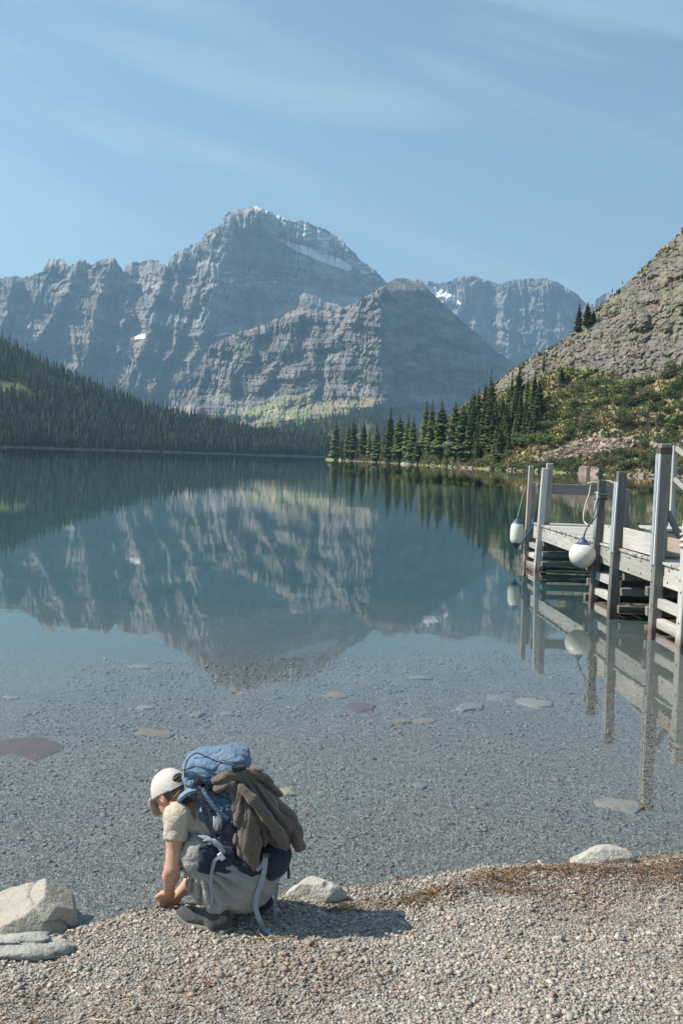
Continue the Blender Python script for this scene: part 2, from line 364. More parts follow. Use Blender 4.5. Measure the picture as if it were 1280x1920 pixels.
# ---- left slope and valley floor under the forest
def slope_R(pts, k):
    def f(PX, PY, te): return interp(PX, pts) / np.maximum(1 - k * np.maximum(te, -.004), .12) + 14 * (fbm(PX / 40, PY / 14, 3, 301) - .5) * sstep(.004, .03, te)
    return f
D_base_R = [(-400, 700), (0, 930), (200, 1050), (460, 1230), (640, 1330), (900, 1400)]
def base_py(px, Rpts):          # image row where the water edge at that distance lies
    px = np.asarray(px, float); R = interp(px, Rpts); y = np.full(px.shape, 860.0)
    for _ in range(12):
        _, _, te = horiz(px, y); y = y + (te - (-CAMZ + .25) / R) * FPX
    return y
t = NT('forest_floor'); a = t.attr('tint'); n = t.noise(t.coord('Object'), .05, 6)
M_floor = t.bsdf(t.mix(.5, a.outputs['Color'], t.mix(n, (.03, .04, .018), (.10, .10, .05))), .95, None, .1)
def D_col(PX, PY, P):
    c = np.broadcast_to(np.array([.05, .065, .028]), PX.shape + (3,)).copy()
    mead = inpoly(PX, PY, [(-60, 690), (0, 712), (35, 718), (75, 742), (60, 748), (20, 735), (-60, 725)])
    c[mead] = (.22, .26, .09)
    beach = P[..., 2] < 1.7
    c[beach] = (.30, .27, .20)
    return c
dx_ = np.arange(-420, 700, 7.0)
D_crest = [(-420, 412), (-100, 578), (0, 638), (50, 667), (100, 692), (150, 713), (200, 737), (250, 756), (300, 773), (350, 785), (400, 794), (450, 806), (500, 815), (560, 824), (620, 832), (700, 838)]
dc = interp(dx_, D_crest); db = base_py(dx_, D_base_R)
relief('hillside', M_floor, dx_, dc, db, slope_R(D_base_R, 3.0), 70, 500, D_col, 4)
def E2_col(PX, PY, P):
    c = np.broadcast_to(np.array([.05, .07, .03]), PX.shape + (3,)).copy()
    k = sstep(.5, .6, fbm(PX / 20, PY / 8, 4, 402)); c = c + (np.array([.16, .17, .10]) - c) * (k * .7)[..., None]; return c
V_crest = [(380, 824), (470, 818), (520, 806), (560, 797), (600, 786), (640, 779), (700, 784), (740, 795), (800, 800), (900, 810), (1000, 815)]
V_base = [(380, 1320), (1000, 1500)]
vx = np.arange(380, 1000, 6.0); vc = interp(vx, V_crest); vb = base_py(vx, V_base)
relief('valley_floor', M_floor, vx, vc, vb, slope_R(V_base, 9.0), 46, 500, E2_col, 4)

# ---- rocky hillside on the right bank
H_crest = [(610, 861), (640, 857), (660, 854), (700, 849), (750, 841), (790, 826), (820, 801), (850, 777), (870, 758), (900, 739), (930, 716), (965, 691), (1000, 669), (1030, 652), (1050, 640), (1080, 615), (1110, 587), (1150, 551), (1190, 517), (1240, 466), (1280, 430), (1330, 385), (1500, 250), (1750, 120), (2100, 60)]
H_base_R = [(610, 585), (640, 560), (700, 500), (760, 430), (860, 335), (1000, 290), (1150, 272), (1280, 262), (1500, 240), (2100, 215)]
CLIFF = [(1010, 705), (1060, 668), (1100, 640), (1150, 600), (1200, 560), (1280, 500), (1500, 340), (1800, 250), (1800, 640), (1500, 690), (1280, 692), (1230, 705), (1180, 712), (1130, 700), (1090, 690), (1050, 690)]
UPPER = [(930, 716), (1030, 652), (1110, 587), (1190, 517), (1280, 430), (1500, 250), (1800, 100), (1800, 400), (1500, 420), (1280, 520), (1180, 590), (1100, 650), (1010, 712), (960, 730)]
SCREE = [(1000, 855), (1040, 842), (1085, 828), (1120, 822), (1180, 822), (1210, 832), (1190, 842), (1130, 850), (1080, 858), (1030, 866), (1000, 864)]
OUTC = [[(870, 765), (905, 748), (935, 755), (930, 790), (900, 800), (880, 790)], [(665, 838), (690, 832), (700, 842), (690, 852), (668, 853)], [(945, 700), (985, 690), (965, 720), (930, 740), (925, 722)]]
def rockmask(PX, PY):
    w = 22 * (fbm(PX / 30, PY / 18, 4, 501) - .5); v = 16 * (fbm(PX / 24, PY / 15, 4, 502) - .5)
    m = inpoly(PX + w, PY + v, CLIFF) | inpoly(PX + w, PY + v, UPPER)
    for o in OUTC: m |= inpoly(PX + .5 * w, PY + .5 * v, o)
    return m
def H_R(PX, PY, te):
    R0 = interp(PX, H_base_R); k = interp(PX, [(610, 2.2), (850, 1.75), (1000, 1.45), (1280, 1.3), (2100, 1.2)])
    R = R0 / np.maximum(1 - k * np.maximum(te, -.01), .2)
    amp = sstep(.0, .02, te)
    rk = rockmask(PX, PY).astype(float) * .85 + .15
    q = PY + .48 * PX + 24 * (fbm(PX / 70, PY / 50, 3, 510) - .5)             # beds dip towards the left
    led = 0
    for s, a, sd in ((30, 2.2, 1), (12, 1.5, 2), (5.2, .9, 3), (2.7, .4, 4)):
        u = q / s + 4.5 * (fbm(PX / (s * 2.4), PY / (s * 1.6), 4, 520 + sd) - .5); f = u - np.floor(u)
        broken = .1 + 1.7 * vn2(PX / (s * 1.3), np.floor(u) * 7.7 + PY / (s * 3), 530 + sd) ** 1.3
        led = led + a * broken * (sstep(0, .34, f) - f)
    R = R + amp * rk * (.62 * led + 5 * (ridged(PX / 46, (PY - .5 * PX) / 46, 4, 540) - .6) - .9 * (vn2(PX / 4, PY / 3, 541) - .5))
    return R + amp * (9 * (fbm(PX / 60, PY / 30, 4, 550) - .5) + 1.6 * (fbm(PX / 9, PY / 5, 3, 551) - .5))
def H_col(PX, PY, P):
    n = fbm(PX / 30, PY / 14, 5, 560); m = fbm(PX / 8, PY / 5, 4, 561); q = fbm(PX / 60, PY / 25, 4, 562)
    g = np.array([.205, .21, .075]); dry = np.array([.29, .24, .135]); brn = np.array([.22, .18, .115])
    c = g + (dry - g) * sstep(.46, .60, n)[..., None]
    c = c + (brn - c) * (sstep(.5, .66, m) * .5)[..., None]
    dryb = inpoly(PX + 30 * (n - .5), PY + 16 * (m - .5), [(990, 860), (1060, 828), (1100, 800), (1130, 775), (1200, 770), (1280, 745), (1500, 720), (1500, 790), (1280, 800), (1200, 840), (1050, 855)])
    c = np.where(dryb[..., None], c + (np.array([.285, .235, .155]) - c) * .8, c)
    for o in ([(1110, 610), (1150, 588), (1210, 572), (1230, 578), (1170, 600), (1120, 622)], [(1135, 600), (1200, 580), (1280, 525), (1280, 545), (1200, 600), (1150, 615)], [(1150, 640), (1190, 630), (1220, 622), (1190, 650), (1140, 665)]):
        pass
    rk = rockmask(PX, PY)
    r = np.array([.178, .164, .148]) * (.62 + .76 * m)[..., None]
    r = r + (np.array([.205, .175, .15]) - r) * (sstep(.5, .66, n) * .45)[..., None]
    c = np.where(rk[..., None], r, c)
    gl = sstep(.50, .57, q + .35 * (m - .5)) * rk                          # grassy ledges between the beds
    c = c + (np.where((n > .5)[..., None], dry * .8, np.array([.17, .18, .07])) - c) * (gl * .38)[..., None]
    sc = inpoly(PX + 14 * (n - .5), PY + 10 * (m - .5), SCREE)
    c = np.where(sc[..., None], np.array([.36, .29, .23]) * (.55 + .9 * m)[..., None], c)
    tr = np.abs(PY - interp(PX, [(1080, 822), (1110, 830), (1150, 838), (1200, 838), (1290, 828), (1500, 800)])) < 1.5
    c = np.where((tr & (PX > 1080))[..., None], np.array([.42, .35, .28]), c)
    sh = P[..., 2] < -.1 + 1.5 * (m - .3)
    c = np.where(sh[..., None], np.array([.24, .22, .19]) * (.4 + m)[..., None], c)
    return c
M_hill = rock_mat('hillside_rock_and_turf', .22, .8, .7, .34)
hx = np.concatenate([np.arange(610, 1300, 2.0), np.arange(1300, 2101, 10)])
hc = interp(hx, H_crest) + (fbm(hx / 9, hx * 0, 4, 590) - .5) * 7; hb = base_py(hx, H_base_R)
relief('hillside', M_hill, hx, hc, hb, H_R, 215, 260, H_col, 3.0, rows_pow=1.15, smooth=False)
def hill_pt(px, py):
    px = np.asarray(px, float); py = np.asarray(py, float); ux, uy, te = horiz(px, py); R = H_R(px, py, te)
    return np.stack([ux * R, uy * R, CAMZ + te * R], -1), R
def slope_pt(px, py, Rf):
    ux, uy, te = horiz(px, py); R = Rf(px, py, te); return np.stack([ux * R, uy * R, CAMZ + te * R], -1), R
# ------------------------------------------------------------------ beach, lake bed, water
SH_PX = [(-60, 1772), (0, 1764), (90, 1752), (165, 1737), (230, 1716), (290, 1701), (345, 1697), (430, 1690), (540, 1680), (650, 1667), (780, 1648), (900, 1628), (1075, 1622), (1200, 1608), (1280, 1602), (1400, 1590)]
SH = np.array([at_z(x, y, 0.0)[:2] for x, y in SH_PX])
SHX = np.concatenate([[-400, -60, -8], SH[:, 0], [6, 14, 60, 400]]); SHY = np.concatenate([[60, 6, SH[0, 1] - .1], SH[:, 1], [7.0, 7.6, 3, -60]])
def shore_y(x): return np.interp(x, SHX, SHY)
def ground_z(x, y):
    x = np.asarray(x, float); y = np.asarray(y, float)
    s = shore_y(x) - y + .10 * (fbm(x * 1.7, y * 1.7, 3, 700) - .5) * sstep(9, 3, np.abs(x))
    land = np.maximum(s, 0); sea = np.maximum(-s, 0)
    zl = .022 * np.tanh(land / .07) + .055 * np.minimum(land, 5) + .016 * np.minimum(land, 5) ** 2 + .05 * np.maximum(land - 5, 0) ** .8
    zs = -.020 * np.tanh(sea / .15) - .016 * np.minimum(sea, 60) - .02 * np.maximum(sea - 60, 0)
    z = np.where(s > 0, zl, np.maximum(zs, -9.0))
    b = (fbm(x * 2.6, y * 2.6, 4, 710) - .5) * .055 + (fbm(x * 9, y * 9, 3, 711) - .5) * .022
    z = z + b * sstep(-.02, .25, s) + b * .35 * sstep(.05, .6, -s)
    # low ridge of wrack on the right
    yb = shore_y(x) - .33 - .05 * np.sin(x * 3); z = z + .035 * np.exp(-((y - yb) / .13) ** 2) * sstep(.2, .9, x) * sstep(60, 8, x)
    return z
def spread(a, b, fine, lo, hi, g=1.2):
    m = list(np.arange(a, b, fine)); s = fine
    L = [a]; 
    while L[-1] > lo: s *= g; L.append(L[-1] - s)
    s = fine; H = [m[-1]]
    while H[-1] < hi: s *= g; H.append(H[-1] + s)
    return np.array(sorted(set(np.clip(L[1:] + m + H[1:], lo, hi))))
gx = spread(-3.2, 3.6, .045, -3000, 3000); gy = spread(2.4, 8.2, .045, -2500, 9000)
GX, GY = np.meshgrid(gx, gy); GZ = ground_z(GX, GY)
GZ = np.where(np.hypot(GX, GY) > 900, np.minimum(GZ, 4), GZ)
t = NT('gravel_ground'); c = t.coord('Object')
v1 = t.n('TexVoronoi', {'Vector': c, 'Scale': 92.0, 'Randomness': 1.0}); v2 = t.n('TexVoronoi', {'Vector': c, 'Scale': 38.0})
big = t.noise(c, 1.3, 5); dirt = t.noise(c, 5.0, 6)
rnd = t.n('SeparateColor', {0: v1.outputs['Color']}); rnd2 = t.n('SeparateColor', {0: v2.outputs['Color']})
colr = t.n('ValToRGB', {0: rnd.outputs[0]}); e = colr.color_ramp
e.elements[0].color = (.15, .145, .135, 1); e.elements[1].color = (.48, .435, .38, 1)
for p_, cc_ in ((.25, (.20, .195, .18, 1)), (.45, (.27, .25, .225, 1)), (.6, (.21, .215, .19, 1)), (.75, (.30, .245, .22, 1)), (.88, (.36, .345, .32, 1))):
    el = e.elements.new(p_); el.color = cc_
k2 = t.ramp(rnd2.outputs[1], .1, .9, .7, 1.3); col = t.mix(1.0, colr.outputs[0], t.n('CombineColor', {0: k2, 1: k2, 2: k2}).outputs[0], 'MULTIPLY')
col = t.mix(t.ramp(dirt, .52, .72, 0, .35), col, (.20, .165, .125))
z = t.n('SeparateXYZ', {0: t.n('NewGeometry').outputs['Position']}).outputs[2]
wet = t.ramp(z, .0, .05, 1, 0)
col = t.mix(t.math('MULTIPLY', wet, .85), col, t.mix(1.0, col, (.56, .66, .70), 'MULTIPLY'))
deep_tint = t.ramp(t.math('ADD', z, t.math('MULTIPLY', t.math('SUBTRACT', t.noise(c, .8, 5), .5), .10)), -.27, -.040, 1, 0)      # blue-green of deep water, light lost with depth, painted on the bed
col = t.mix(deep_tint, col, t.mix(t.noise(c, .35, 4), (.018, .070, .084), (.034, .098, .112)))
hgt = t.math('SUBTRACT', t.math('MULTIPLY', v1.outputs['Distance'], -1.0), t.math('MULTIPLY', v2.outputs['Distance'], .8))
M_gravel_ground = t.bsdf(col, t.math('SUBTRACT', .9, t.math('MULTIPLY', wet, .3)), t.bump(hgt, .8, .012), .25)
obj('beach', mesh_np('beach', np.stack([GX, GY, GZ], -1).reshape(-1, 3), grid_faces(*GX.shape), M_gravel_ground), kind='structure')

t = NT('lake_water'); c = t.n('NewGeometry').outputs['Position']
w1 = t.noise(t.n('Mapping', {0: c, 'Scale': (.35, .9, 1)}).outputs[0], .55, 3, .5)
w2 = t.noise(t.n('Mapping', {0: c, 'Scale': (.6, 1.6, 1), 'Rotation': (0, 0, .25)}).outputs[0], 2.6, 3, .55)
w3 = t.noise(t.n('Mapping', {0: c, 'Scale': (.012, .02, 1)}).outputs[0], 1.0, 4, .6)       # patches of breeze and calm
amp = t.ramp(w3, .40, .70, .3, 1.6)
hh = t.math('ADD', t.math('MULTIPLY', w1, .0050), t.math('MULTIPLY', w2, .0011))
nrm = t.bump(t.math('MULTIPLY', hh, amp), 1.0, 1.0)
fr = t.n('Fresnel', {'IOR': 1.333, 'Normal': nrm})
gl = t.n('BsdfGlossy', {'Color': (1, 1, 1, 1), 'Roughness': 0.0, 'Normal': nrm}); tr = t.n('BsdfTransparent', {'Color': (1, 1, 1, 1)})
ms = t.n('MixShader', {0: fr, 1: tr, 2: gl}); t.t.links.new(ms.outputs[0], t.out.inputs[0])
wv = np.array([(-2900, 3.0, 0), (2900, 3.0, 0), (2900, 3400, 0), (-2900, 3400, 0)], float)
obj('lake_water', mesh_np('lake_water', wv, np.array([(0, 1, 2, 3)]), t.m, False), kind='structure')
# ------------------------------------------------------------------ trees, shrubs, bank stones
def leaf_mat(name, k0, k1, nscale=.6, rough=.75, trans=.0):
    t = NT(name); a = t.attr('tint'); oi = t.n('ObjectInfo')
    k = t.ramp(oi.outputs['Random'], 0, 1, k0, k1)
    col = t.mix(1.0, a.outputs['Color'], t.n('CombineColor', {0: k, 1: k, 2: k}).outputs[0], 'MULTIPLY')
    b = t.n('BsdfPrincipled', {'Base Color': col, 'Roughness': rough, 'Specular IOR Level': .15})
    tl = t.n('BsdfTranslucent', {'Color': col}); ms = t.n('MixShader', {0: .42, 1: b.outputs[0], 2: tl.outputs[0]})
    t.t.links.new(ms.outputs[0], t.out.inputs[0]); return t.m
M_needle = leaf_mat('conifer_needles', .9, 1.75); M_leaf = leaf_mat('shrub_leaves', .75, 1.3); M_forest = leaf_mat('forest_needles', .95, 1.05)
t = NT('conifer_bark'); nn = t.noise(t.coord('Object', (6, 6, 1.2)), 2, 5); M_bark = t.bsdf(t.mix(nn, (.055, .042, .032), (.15, .125, .10)), .95, t.bump(nn, .7, .05), .1)
def conifer_np(H, Rm, whorls, nb, seed, colour, bare=.06, dead=0.):
    r = np.random.default_rng(seed); vs = []; fs = []; cs = []; n = 0
    for i in range(whorls):
        tt = (i + r.random() * .7) / whorls; z0 = H * (bare + (1 - bare) * tt)
        rr = Rm * (1 - tt) ** .78 * (.72 + .5 * r.random()) * (1 - .35 * max(0, .12 - tt) / .12) + .02 * Rm
        for j in range(nb):
            a = 2 * math.pi * (j + r.random() * .8) / nb + i * 1.3; L = rr * (.6 + .6 * r.random())
            if r.random() < .07 + dead: continue
            d = np.array([math.cos(a), math.sin(a), 0]); s = np.array([-d[1], d[0], 0])
            z1 = z0 - L * (.20 + .25 * r.random()) + .18 * L * tt; w = L * (.30 + .2 * r.random()) + .05 * Rm
            tip = d * L + [0, 0, z1 + .10 * L]; mid = d * L * .55
            q = [d * .02 + [0, 0, z0], mid + s * w + [0, 0, z0 - .30 * L - .1 * w], tip, mid - s * w + [0, 0, z0 - .30 * L - .1 * w], mid + [0, 0, z0 + .02 * L], mid + [0, 0, z0 - .62 * L - .03 * H / whorls]]
            vs += q; fs += [(n, n + 1, n + 4), (n + 1, n + 2, n + 4), (n + 2, n + 3, n + 4), (n + 3, n, n + 4), (n, n + 5, n + 2)]
            c = np.array(colour) * (.65 + .7 * r.random()) * np.array([1 + .25 * (r.random() - .5), 1, 1 + .3 * (r.random() - .5)])
            cs += [c] * 6; n += 6
    n0 = len(vs); vs += [(0.05 * Rm, 0, H * .93), (-.03 * Rm, .05 * Rm, H * .93), (-.03 * Rm, -.05 * Rm, H * .93), (0, 0, H * 1.02)]; fs += [(n0, n0 + 1, n0 + 3), (n0 + 1, n0 + 2, n0 + 3), (n0 + 2, n0, n0 + 3)]; cs += [np.array(colour)] * 4
    return np.array(vs, float), np.array(fs), np.array(cs)
def trunk_np(H, r0, seg=7, rings=8, seed=0):
    r = np.random.default_rng(seed); ang = np.arange(seg) * 2 * math.pi / seg; V_ = []; off = np.zeros(2)
    for i in range(rings):
        tt = i / (rings - 1); off = off + (r.random(2) - .5) * r0 * .5; rr = r0 * (1.25 if i == 0 else 1) * (1 - tt) ** .9 + .01
        V_ += [(math.cos(a) * rr + off[0] * tt, math.sin(a) * rr + off[1] * tt, H * tt - (.6 if i == 0 else 0)) for a in ang]
    f = [(i * seg + j, i * seg + (j + 1) % seg, (i + 1) * seg + (j + 1) % seg, (i + 1) * seg + j) for i in range(rings - 1) for j in range(seg)]
    return np.array(V_), np.array(f)
DARKG = (.105, .132, .058)
CONI = []
for k, (hh, rm, wh, nb, col, dead) in enumerate([(25, 3.4, 44, 9, DARKG, 0), (25, 2.8, 46, 8, (.115,.138,.056), 0), (25, 4.2, 42, 9, (.098,.125,.058), 0), (25, 3.0, 40, 8, (.11,.12,.055), .08), (25, 2.3, 40, 7, (.09,.112,.055), .05), (25, 3.8, 44, 9, (.112,.140,.054), 0)]):
    v, f, c = conifer_np(hh, rm, wh, nb, 50 + k, col, .05 + .05 * (k % 3), dead); cm = mesh_np('crown', v, f, M_needle, False, {'tint': c})
    v, f = trunk_np(hh * .97, .34, seed=k); CONI.append((mesh_np('trunk', v, f, M_bark), cm))
SNAG = []
for k in range(2):
    v, f, c = conifer_np(25, 2.0, 26, 4, 90 + k, (.16, .12, .10), .2, .35); SNAG.append((CONI[k][0], mesh_np('crown', v, f, M_needle, False, {'tint': c})))
SMALL = []
for k in range(5):
    v, f, c = conifer_np(25, 2.7 + .35 * k, 20, 6, 70 + k, (.092,.122,.060), .04, .02); cm = mesh_np('crown', v, f, M_needle, False, {'tint': c})
    v, f = trunk_np(24, .32, 5, 4, k); SMALL.append((mesh_np('trunk', v, f, M_bark), cm))
def plant_tree(name, pair, P, height, label, cat, group, wid=1.0):
    o = empty(name, tuple(float(q) for q in P)); s = height / 25.0
    o.scale = (s * wid, s * wid, s); o.rotation_euler = (rng.normal(0, .015), rng.normal(0, .015), rng.random() * 6.28)
    tag(o, label, cat, group)
    obj('trunk', pair[0], o); obj('crown', pair[1], o); return o
ORD = 'first second third fourth fifth sixth seventh eighth ninth tenth eleventh twelfth thirteenth fourteenth fifteenth sixteenth seventeenth eighteenth nineteenth twentieth'.split()
def nth(i): return ORD[i] if i < 20 else 'twenty-' + ORD[i - 20] if i < 29 else None
# big spruces along the wooded point: base x, base y, top y, kind, width
POINT = [(628, 864, 782, 0, .9), (640, 864, 806, 4, .8), (651, 862, 792, 1, 1), (662, 861, 779, 0, .9), (668, 864, 822, 4, .8), (681, 858, 789, 2, .8), (692, 861, 806, 1, .9), (705, 866, 790, 0, 1), (718, 862, 800, 4, .9), (729, 868, 762, 1, 1.05), (739, 866, 802, 4, 1), (748, 869, 775, 5, 1), (762, 862, 771, 1, 1), (772, 869, 777, 0, 1.05), (781, 874, 818, 2, .9),
         (797, 848, 749, 1, 1.1), (808, 856, 747, 1, .95), (826, 866, 752, 5, 1.05), (838, 868, 790, 4, 1), (852, 868, 754, 2, .95), (865, 868, 758, 5, 1), (877, 864, 776, 0, 1)]
for i, (x, y, yt, k, w) in enumerate(POINT):
    P, R = hill_pt(x, y); P[2] = max(P[2], .1); h = (y - yt) / FPX * R
    plant_tree('spruce_tree', CONI[k], P, h, f'dark spruce on the wooded point, {nth(i)} from its left tip', 'tree', 'spruces on the wooded point', w * 1.3)
UPHILL = [(917, 795, 690, 4, .8), (905, 832, 742, 0, 1), (915, 848, 748, 5, 1), (927, 800, 737, 1, 1), (940, 812, 745, 2, .9), (950, 780, 716, 1, .9), (962, 805, 742, 0, 1), (973, 790, 728, 4, 1), (985, 800, 742, 1, 1), (1000, 806, 752, 0, 1), (1010, 790, 748, 4, 1), (1083, 622, 568, 0, 1.1), (1099, 614, 566, 5, 1.2), (1112, 606, 582, 2, 1.4), (1052, 718, 687, 2, 1.3), (1135, 752, 708, 4, .9), (1018, 700, 652, 4, .8), (893, 862, 800, 1, 1), (934, 866, 806, 5, 1.1), (948, 846, 790, 0, 1), (925, 868, 822, 2, 1), (1208, 690, 672, 1, 1), (1188, 722, 702, 2, 1), (1253, 690, 668, 4, 1), (1147, 548, 536, 4, 1), (1166, 532, 524, 1, 1)]
UPHILL.sort(key=lambda a: a[0])
for i, (x, y, yt, k, w) in enumerate(UPHILL):
    P, R = hill_pt(x, y); P[2] -= .2; h = (y - yt) / FPX * R
    plant_tree('spruce_tree', CONI[k], P, h, f'spruce rooted on the steep right hillside, {nth(i)} counting from the left', 'tree', 'spruces on the right hillside', w * 1.2)
for i, (x, y, yt) in enumerate([(722, 866, 832), (762, 868, 838), (797, 870, 828), (886, 862, 810), (955, 758, 722), (698, 866, 836)]):
    P, R = hill_pt(x, y); P[2] = max(P[2], .1)
    plant_tree('dead_conifer', SNAG[i % 2], P, (y - yt) / FPX * R, f'thin bare reddish dead conifer on the right bank, {nth(i)} from the left' if 0 else ['thin bare dead conifer beside the tallest tree of the point', 'thin bare dead conifer between the big spruces of the point', 'pale leafless conifer low on the bank, right of the point', 'brown dead conifer below the grey outcrop', 'brown dead conifer high on the slope beside the outcrop', 'short brown dead conifer near the tip of the point'][i], 'dead tree', 'dead conifers on the right bank')
THICK = [(870, 800), (930, 742), (960, 740), (1010, 758), (1030, 790), (1020, 815), (985, 838), (955, 860), (890, 872), (860, 870), (850, 840)]
n = 0
while n < 56:
    x, y = rng.uniform(850, 1035), rng.uniform(725, 874)
    if not inpoly(np.array(x), np.array(y), THICK): continue
    P, R = hill_pt(x, y); P[2] = max(P[2], .1) - .2
    plant_tree('young_spruce', CONI[int(rng.integers(6))], P, rng.uniform(7, 13.5), f'young spruce in the thicket below the right hillside, {["far left", "left", "right", "far right"][min(3, int((x - 850) / 46))]} part, {"low near the water" if y > 840 else "half way up" if y > 790 else "high up"}', 'tree', 'young spruces in the hillside thicket', rng.uniform(1.0, 1.5)); n += 1
# front row of the forest on the far left shore
n = 0
D_R = slope_R(D_base_R, 3.0)
while n < 185:
    x = rng.uniform(-30, 618); yb = float(base_py(np.array([x]), D_base_R)[0]); y = yb - abs(rng.normal(0, 3.5)) - .8
    P, R = slope_pt(np.array(x), np.array(y), D_R)
    plant_tree('shore_conifer', SMALL[int(rng.integers(5))], P, rng.uniform(9, 17), 'dark conifer in the far left shore front row, ' + ['at the left edge', 'left of the shore bend', 'near the middle of the shore', 'towards the lake end', 'by the wooded point'][min(4, int((x + 30) / 130))], 'tree', 'conifers lining the far left shore', rng.uniform(.8, 1.15)); n += 1
# the wood behind them
def wood(name, pts, hs, tiers, sides, seed, label_col):
    r = np.random.default_rng(seed); N = len(pts); V_ = []; F_ = []; C_ = []
    k = tiers * (sides + 1)
    T = np.arange(tiers) / tiers
    base = np.zeros((N, tiers, sides + 1, 3)); ang = np.arange(sides) * 2 * math.pi / sides
    rad_ = hs[:, None] * r.uniform(.095, .15, (N, 1)) * (1 - T) ** .85
    jag = r.uniform(.55, 1.3, (N, tiers, sides)); a = ang[None, None] + r.uniform(0, 6.28, (N, tiers, 1))
    base[:, :, :sides, 0] = np.cos(a) * rad_[..., None] * jag; base[:, :, :sides, 1] = np.sin(a) * rad_[..., None] * jag
    base[:, :, :sides, 2] = (hs[:, None] * (.05 + .95 * T))[..., None] - rad_[..., None] * r.uniform(.0, .6, (N, tiers, sides))
    base[:, :, sides, 2] = hs[:, None] * np.minimum(.05 + .95 * (T + 1.7 / tiers), 1.02)
    P = (base + pts[:, None, None, :]).reshape(-1, 3)
    idx = (np.arange(N * tiers) * (sides + 1))[:, None]; j = np.arange(sides)
    F = np.stack([idx + j, idx + (j + 1) % sides, np.broadcast_to(idx + sides, (N * tiers, sides))], -1).reshape(-1, 3)
    col = np.array(label_col)[None] * r.uniform(.5, 1.7, (N, 1)) * (1 + .25 * (r.random((N, 3)) - .5))
    C = np.repeat(col, k, 0) * r.uniform(.8, 1.2, (N * k, 1))
    return obj(name, mesh_np(name, P, F, M_forest, False, {'tint': C}), kind='stuff')
def scatter_px(n, x0, x1, crest, basef, Rf, avoid, seed, pw=1.0):
    r = np.random.default_rng(seed); X = r.uniform(x0, x1, n); c = interp(X, crest); b = basef(X); Y = b - 2 + (c - b + 2) * r.random(n) ** pw
    keep = np.ones(n, bool)
    for a in avoid: keep &= ~inpoly(X, Y, a)
    X, Y = X[keep], Y[keep]; P, R = slope_pt(X, Y, Rf); return P, R, X, Y
MEADOW = [(-60, 690), (0, 712), (35, 718), (78, 744), (60, 750), (20, 738), (-60, 728)]
P, R, X, Y = scatter_px(13500, -110, 640, D_crest, lambda x: base_py(x, D_base_R), D_R, [MEADOW, [(60, 690), (120, 712), (170, 742), (150, 740), (100, 716)]], 5)
hs = np.random.default_rng(8).gamma(8, 1.05, len(P)) + 1.5; o = wood('forest', P, hs, 4, 6, 6, (.078,.106,.062)); tag(o, 'dense conifer forest covering the left hillside', 'forest')
P, R, X, Y = scatter_px(3600, 420, 800, V_crest, lambda x: base_py(x, V_base), slope_R(V_base, 9.0), [], 15)
k = fbm(X / 20, Y / 8, 4, 402) < .56; P = P[k]
hs = np.random.default_rng(18).uniform(9, 18, len(P)); o = wood('forest', P, hs, 5, 6, 16, (.088,.12,.058)); tag(o, 'hazy conifer forest on the valley floor below the pyramid peak', 'forest')

# shrubs
def shrub_np(seed, n, colour, flat=.75):
    r = np.random.default_rng(seed); lob = r.normal(0, .42, (7, 3)) * [1, 1, .5] + [0, 0, .55]
    c = lob[r.integers(0, 7, n)] + (lambda d: d / np.linalg.norm(d, axis=1)[:, None] * r.uniform(.25, .62, (n, 1)))(r.normal(0, 1, (n, 3)))
    c[:, 2] = np.abs(c[:, 2]) * flat; s = r.uniform(.06, .14, n)
    a = r.normal(0, 1, (n, 3)); a /= np.linalg.norm(a, axis=1)[:, None]; b = np.cross(a, r.normal(0, 1, (n, 3))); b /= np.linalg.norm(b, axis=1)[:, None]
    P = np.stack([c - a * s[:, None], c + b * s[:, None] * .7, c + a * s[:, None], c - b * s[:, None] * .7], 1).reshape(-1, 3)
    C = np.repeat(np.array(colour)[None] * r.uniform(.6, 1.4, (n, 1)) * (1 + .3 * (r.random((n, 3)) - .5)), 4, 0)
    return P, np.arange(n * 4).reshape(-1, 4), C
SHR = []
for k, col in enumerate([(.150,.180,.070),(.140,.165,.085),(.175,.205,.075),(.215,.195,.075),(.115,.14,.072),(.175,.18,.105)]):
    v, f, c = shrub_np(300 + k, 420, col); lf = mesh_np('foliage', v, f, M_leaf, False, {'tint': c})
    sv = []; sf = []
    for j in range(5):
        a = j * 1.26 + k; v2, f2 = trunk_np(.75, .025, 4, 3, j); v2[:, 0] += math.cos(a) * v2[:, 2] * .5; v2[:, 1] += math.sin(a) * v2[:, 2] * .5; v2[:, 2] = np.maximum(v2[:, 2], -.1); sf.append(f2 + len(sv) * len(v2)); sv.append(v2)
    SHR.append((lf, mesh_np('stems', np.concatenate(sv), np.concatenate(sf), M_bark)))
def plant_shrub(x, y, r, k, label, group, flat=1.0):
    P, R = hill_pt(x, y); o = empty('shrub', tuple(float(q) for q in (P[0], P[1], max(P[2], .05) - .1)))
    o.scale = (r, r, r * flat); o.rotation_euler = (0, 0, rng.random() * 6.28); tag(o, label, 'shrub', group)
    obj('stems', SHR[k][1], o); obj('foliage', SHR[k][0], o)
BANK = [(960, 868), (1000, 872), (1060, 862), (1120, 850), (1180, 842), (1290, 838), (1290, 890), (1150, 888), (1000, 886), (960, 884)]
GREENB = [(1000, 815), (1020, 770), (1060, 735), (1110, 720), (1180, 715), (1290, 690), (1290, 735), (1200, 745), (1130, 768), (1120, 790), (1090, 815), (1050, 822), (1010, 838), (960, 850), (940, 830)]
